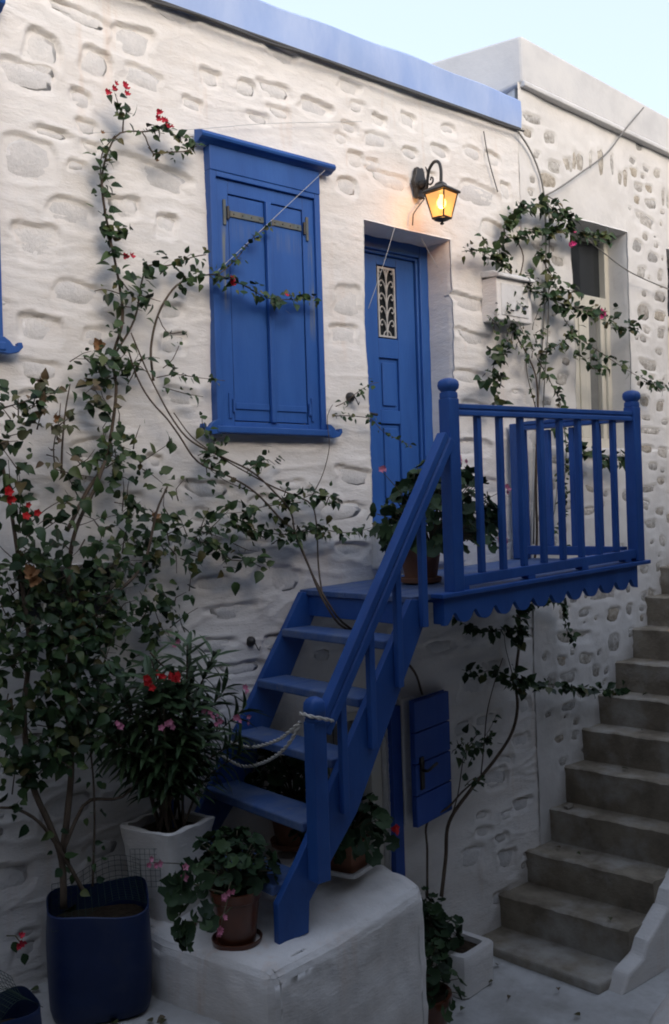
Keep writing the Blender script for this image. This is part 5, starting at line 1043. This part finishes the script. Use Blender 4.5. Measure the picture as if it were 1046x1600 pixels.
OB = Vector((2.405, -.265, .82)); tips = [(2.057,-0.350,1.347),(2.129,-0.350,1.529),(2.174,-0.350,1.221),(2.268,-0.350,1.463),(2.375,-0.350,1.354),(2.435,-0.350,1.735),(2.483,-0.350,1.556),(2.604,-0.350,1.652),(2.662,-0.350,1.387),(2.781,-0.350,1.451),(2.703,-0.350,1.236),(2.832,-0.350,1.345),(2.509,-0.350,1.269),(2.344,-0.350,1.174),(2.093,-0.350,1.436),(2.561,-0.350,1.482),(2.222,-0.350,1.607),(2.337,-0.350,1.653),(2.442,-0.350,1.437),(2.653,-0.350,1.132),(2.143,-0.350,1.287),(2.393,-0.350,1.258),(2.505,-0.350,1.175),(2.279,-0.350,1.308),(2.602,-0.350,1.285),(2.731,-0.350,1.166)]
for i, t in enumerate(tips):
    r = ol.r; t = Vector(t) + Vector((0, r.uniform(-.15, .18), 0)); st0 = OB + Vector((r.uniform(-.08, .08), r.uniform(-.08, .08), 0))
    mid = st0.lerp(t, .5) + Vector(((t.x - st0.x) * -.18, 0, .05)); C = catmull([st0, mid, t], .03); ol.wood.tube(C, .007, .003, n=6)
    N = len(C)
    for j in range(int(N * .38), N):
        dd = (C[min(j + 1, N - 1)] - C[j - 1]).normalized(); ph = j * 1.05
        for w in range(3):
            a = ph + w * 2.094; side = dd.orthogonal().normalized(); side = Matrix.Rotation(a, 3, dd) @ side
            up_ = .9 if j > N * .8 else .45
            L_d = (side + dd * up_ + Vector((0, 0, -.12))).normalized()
            ol.leaf(C[j], L_d, dd + Vector((0, -.2, .4)), r.uniform(.11, .17), r.choice(LO))
for p, cnt in (((2.064,-0.450,1.425), 3), ((2.300,-0.480,1.379), 5), ((2.559,-0.480,1.368), 4), ((2.674,-0.480,1.362), 3), ((2.779,-0.400,1.464), 3), ((2.388,-0.400,1.747), 2), ((2.490,-0.480,1.385), 2), ((2.805,-0.400,1.317), 2)): ol.flower(p, FK, .015, cnt, .016)
k = MB(); k.tube([(2.43, -.27, .80), (2.425, -.30, 1.45)], .008, n=8); k.build('support_stick', M['bluedark'], ol.root)
ol.done()
rg = Plant('red_geranium', (2.317,-0.420,1.541), 'red geranium flower heads with pale green leaves poking through the oleander', 'plant', None, 63)
for q in range(22):
    rg.leaf(Vector((2.315,-0.440,1.534)) + Vector((rg.r.gauss(0, .05), rg.r.gauss(0, .03), rg.r.gauss(-.02, .03))), (rg.r.uniform(-1, 1), -.5, rg.r.uniform(-.6, .3)), (rg.r.uniform(-.4, .4), -.7, .8), .075 * rg.r.uniform(.7, 1.1), LG[q % 2])
for p, cnt in (((2.210,-0.480,1.590), 7), ((2.282,-0.480,1.616), 6), ((2.343,-0.480,1.596), 5)): rg.flower(p, FR, .018, cnt, .014)
rg.green.tube(catmull([(2.38, -.30, .82), (2.34, -.38, 1.1), (2.305,-0.440,1.545)], .05), .006, n=6); rg.done()

# -- blue barrel with wire mesh
def barrel(c, hw, h, yaw, name, label, seed):
    root = empty(name, c, label, 'barrel', 'blue barrels used as planters'); Mx = Matrix.Translation(Vector(c)) @ Matrix.Rotation(R(yaw), 4, 'Z')
    k = MB(); n_ = 56; prof_ = [(.88, 0), (.96, .015), (1.0, .05), (1.02, h * .3), (1.03, h * .6), (1.0, h * .9), (1.0, h), (.975, h + .004), (.965, h - .01), (.96, h - .14)]
    b0 = 0
    for i, (s, z) in enumerate(prof_):
        for q in range(n_):
            a = 2 * math.pi * q / n_; ca, sa = math.cos(a), math.sin(a); sq_ = (abs(ca) ** 4.2 + abs(sa) ** 4.2) ** (-1 / 4.2)
            wob = (.012 * math.sin(2 * a + seed) + .008 * math.sin(3 * a + 1)) * (z / h) ** 4
            k.v.append(tuple(Mx @ Vector((hw * s * sq_ * ca * (1 + .012 * math.sin(3 * a)), hw * s * sq_ * sa, z + wob))))
    for i in range(len(prof_) - 1):
        for q in range(n_): k.f.append((i * n_ + q, i * n_ + (q + 1) % n_, (i + 1) * n_ + (q + 1) % n_, (i + 1) * n_ + q))
    k.f.append(tuple(range(n_))[::-1]); k.build('barrel_body', M['barrel'], root, smooth=50)
    k = MB(); k.lathe([(hw * .955, h - .16), (hw * .95, h - .12), (.01, h - .11)], (0, 0, 0), 40, sq=4.2, M=Mx); k.build('soil', M['soil'], root)
    k = MB()
    def bend(u, v): return Mx @ Vector((u * hw * .9, v * hw * .9, h + .01 + .05 * math.sin(u * 2.2 + seed) + (.06 * max(0, v - .4) / .6)))
    N = 15
    for i in range(N):
        u = -1 + 2 * i / (N - 1); P_ = [bend(u, -1 + 2 * j / 12) for j in range(13)]; Q_ = [bend(-1 + 2 * j / 12, u) for j in range(13)]
        k.tube(P_, .0011, n=3); k.tube(Q_, .0011, n=3)
    k.build('wire_mesh', M['wire'], root); return root
barrel((1.975, -.37, .152), .225, .47, -24, 'blue_barrel', 'large dark blue plastic barrel planter with wire mesh over its soil', .6)
barrel((1.44, -.58, .152), .13, .24, 10, 'blue_barrel', 'edge of a small blue tub with wire mesh at the lower left corner', 1.4)
k = MB()
for i in range(7):
    u = i / 6; k.tube([(2.185 + u * .10, -.30 - u * .10, .60), (2.18 + u * .10, -.30 - u * .10, .78)], .0011, n=3)
for i in range(8):
    u = i / 7; k.tube([(2.185, -.30, .60 + u * .18), (2.285, -.40, .60 + u * .18)], .0011, n=3)
tag(k.build('wire_mesh', M['wire'], None), 'scrap of green wire mesh leaning on the white planter', 'wire mesh')
rf = Plant('hibiscus_bud', (1.583,-0.450,0.548), 'single drooping dark red flower at the lower left beside the barrel', 'flower', None, 71)
rf.flower((1.583,-0.450,0.564), FB, 0.019, 3, .014); rf.green.tube(catmull([(1.538,-0.400,0.595), (1.569,-0.420,0.592), (1.583,-0.450,0.564)], .03), .003, n=5); rf.leaf((1.553,-0.430,0.573), (.3, -.4, -1), (0, -1, .3), .05, LB[0]); rf.leaf((1.588,-0.450,0.520), (.1, -.2, -1), (0, -1, .3), .05, LB[1]); rf.done()
fl = MB(); fr = random.Random(8)
def fallen(x, y, z):
    a = fr.uniform(0, 6.28); q = Euler((fr.uniform(-.3, .3), fr.uniform(-.3, .3), a)).to_matrix(); me = fr.choice(LB2); sz = fr.uniform(.03, .05)
    fl.add([Vector((x, y, z + .012)) + q @ (v.co * sz) for v in me.vertices], [tuple(f.vertices) for f in me.polygons])
for q in range(14): fallen(fr.uniform(1.7, 2.15), fr.uniform(-1.0, -.05), .155)
for q in range(14): fallen(fr.uniform(2.3, 3.3), fr.uniform(-1.0, -.2), .43)
for q in range(16): fallen(fr.uniform(3.7, 4.8), fr.uniform(-1.4, -.1), -.605)
for q in range(7): i = fr.randrange(0, 6); fallen(SX[i] + .18, fr.uniform(-.8, -.05), SZ[i] + .002)
fo_ = fl.build('fallen_leaves', M['leaf2'], None); tag(fo_, 'dry leaves scattered on the paving, plinth and lower steps', 'leaves', None, 'stuff')
k = MB(); k.prism([(0, 0, 0), (.10, .02, 0), (.12, .07, 0), (.02, .06, 0)], [(.01, .01, .018), (.095, .025, .022), (.11, .06, .02), (.025, .055, .018)])
k.v = [(a + 5.76, b - .14, c + .142) for a, b, c in k.v]; tag(k.build('loose_stone', M['concrete'], None, bevel=.004), 'flat broken stone lying on the third stone step', 'stone')
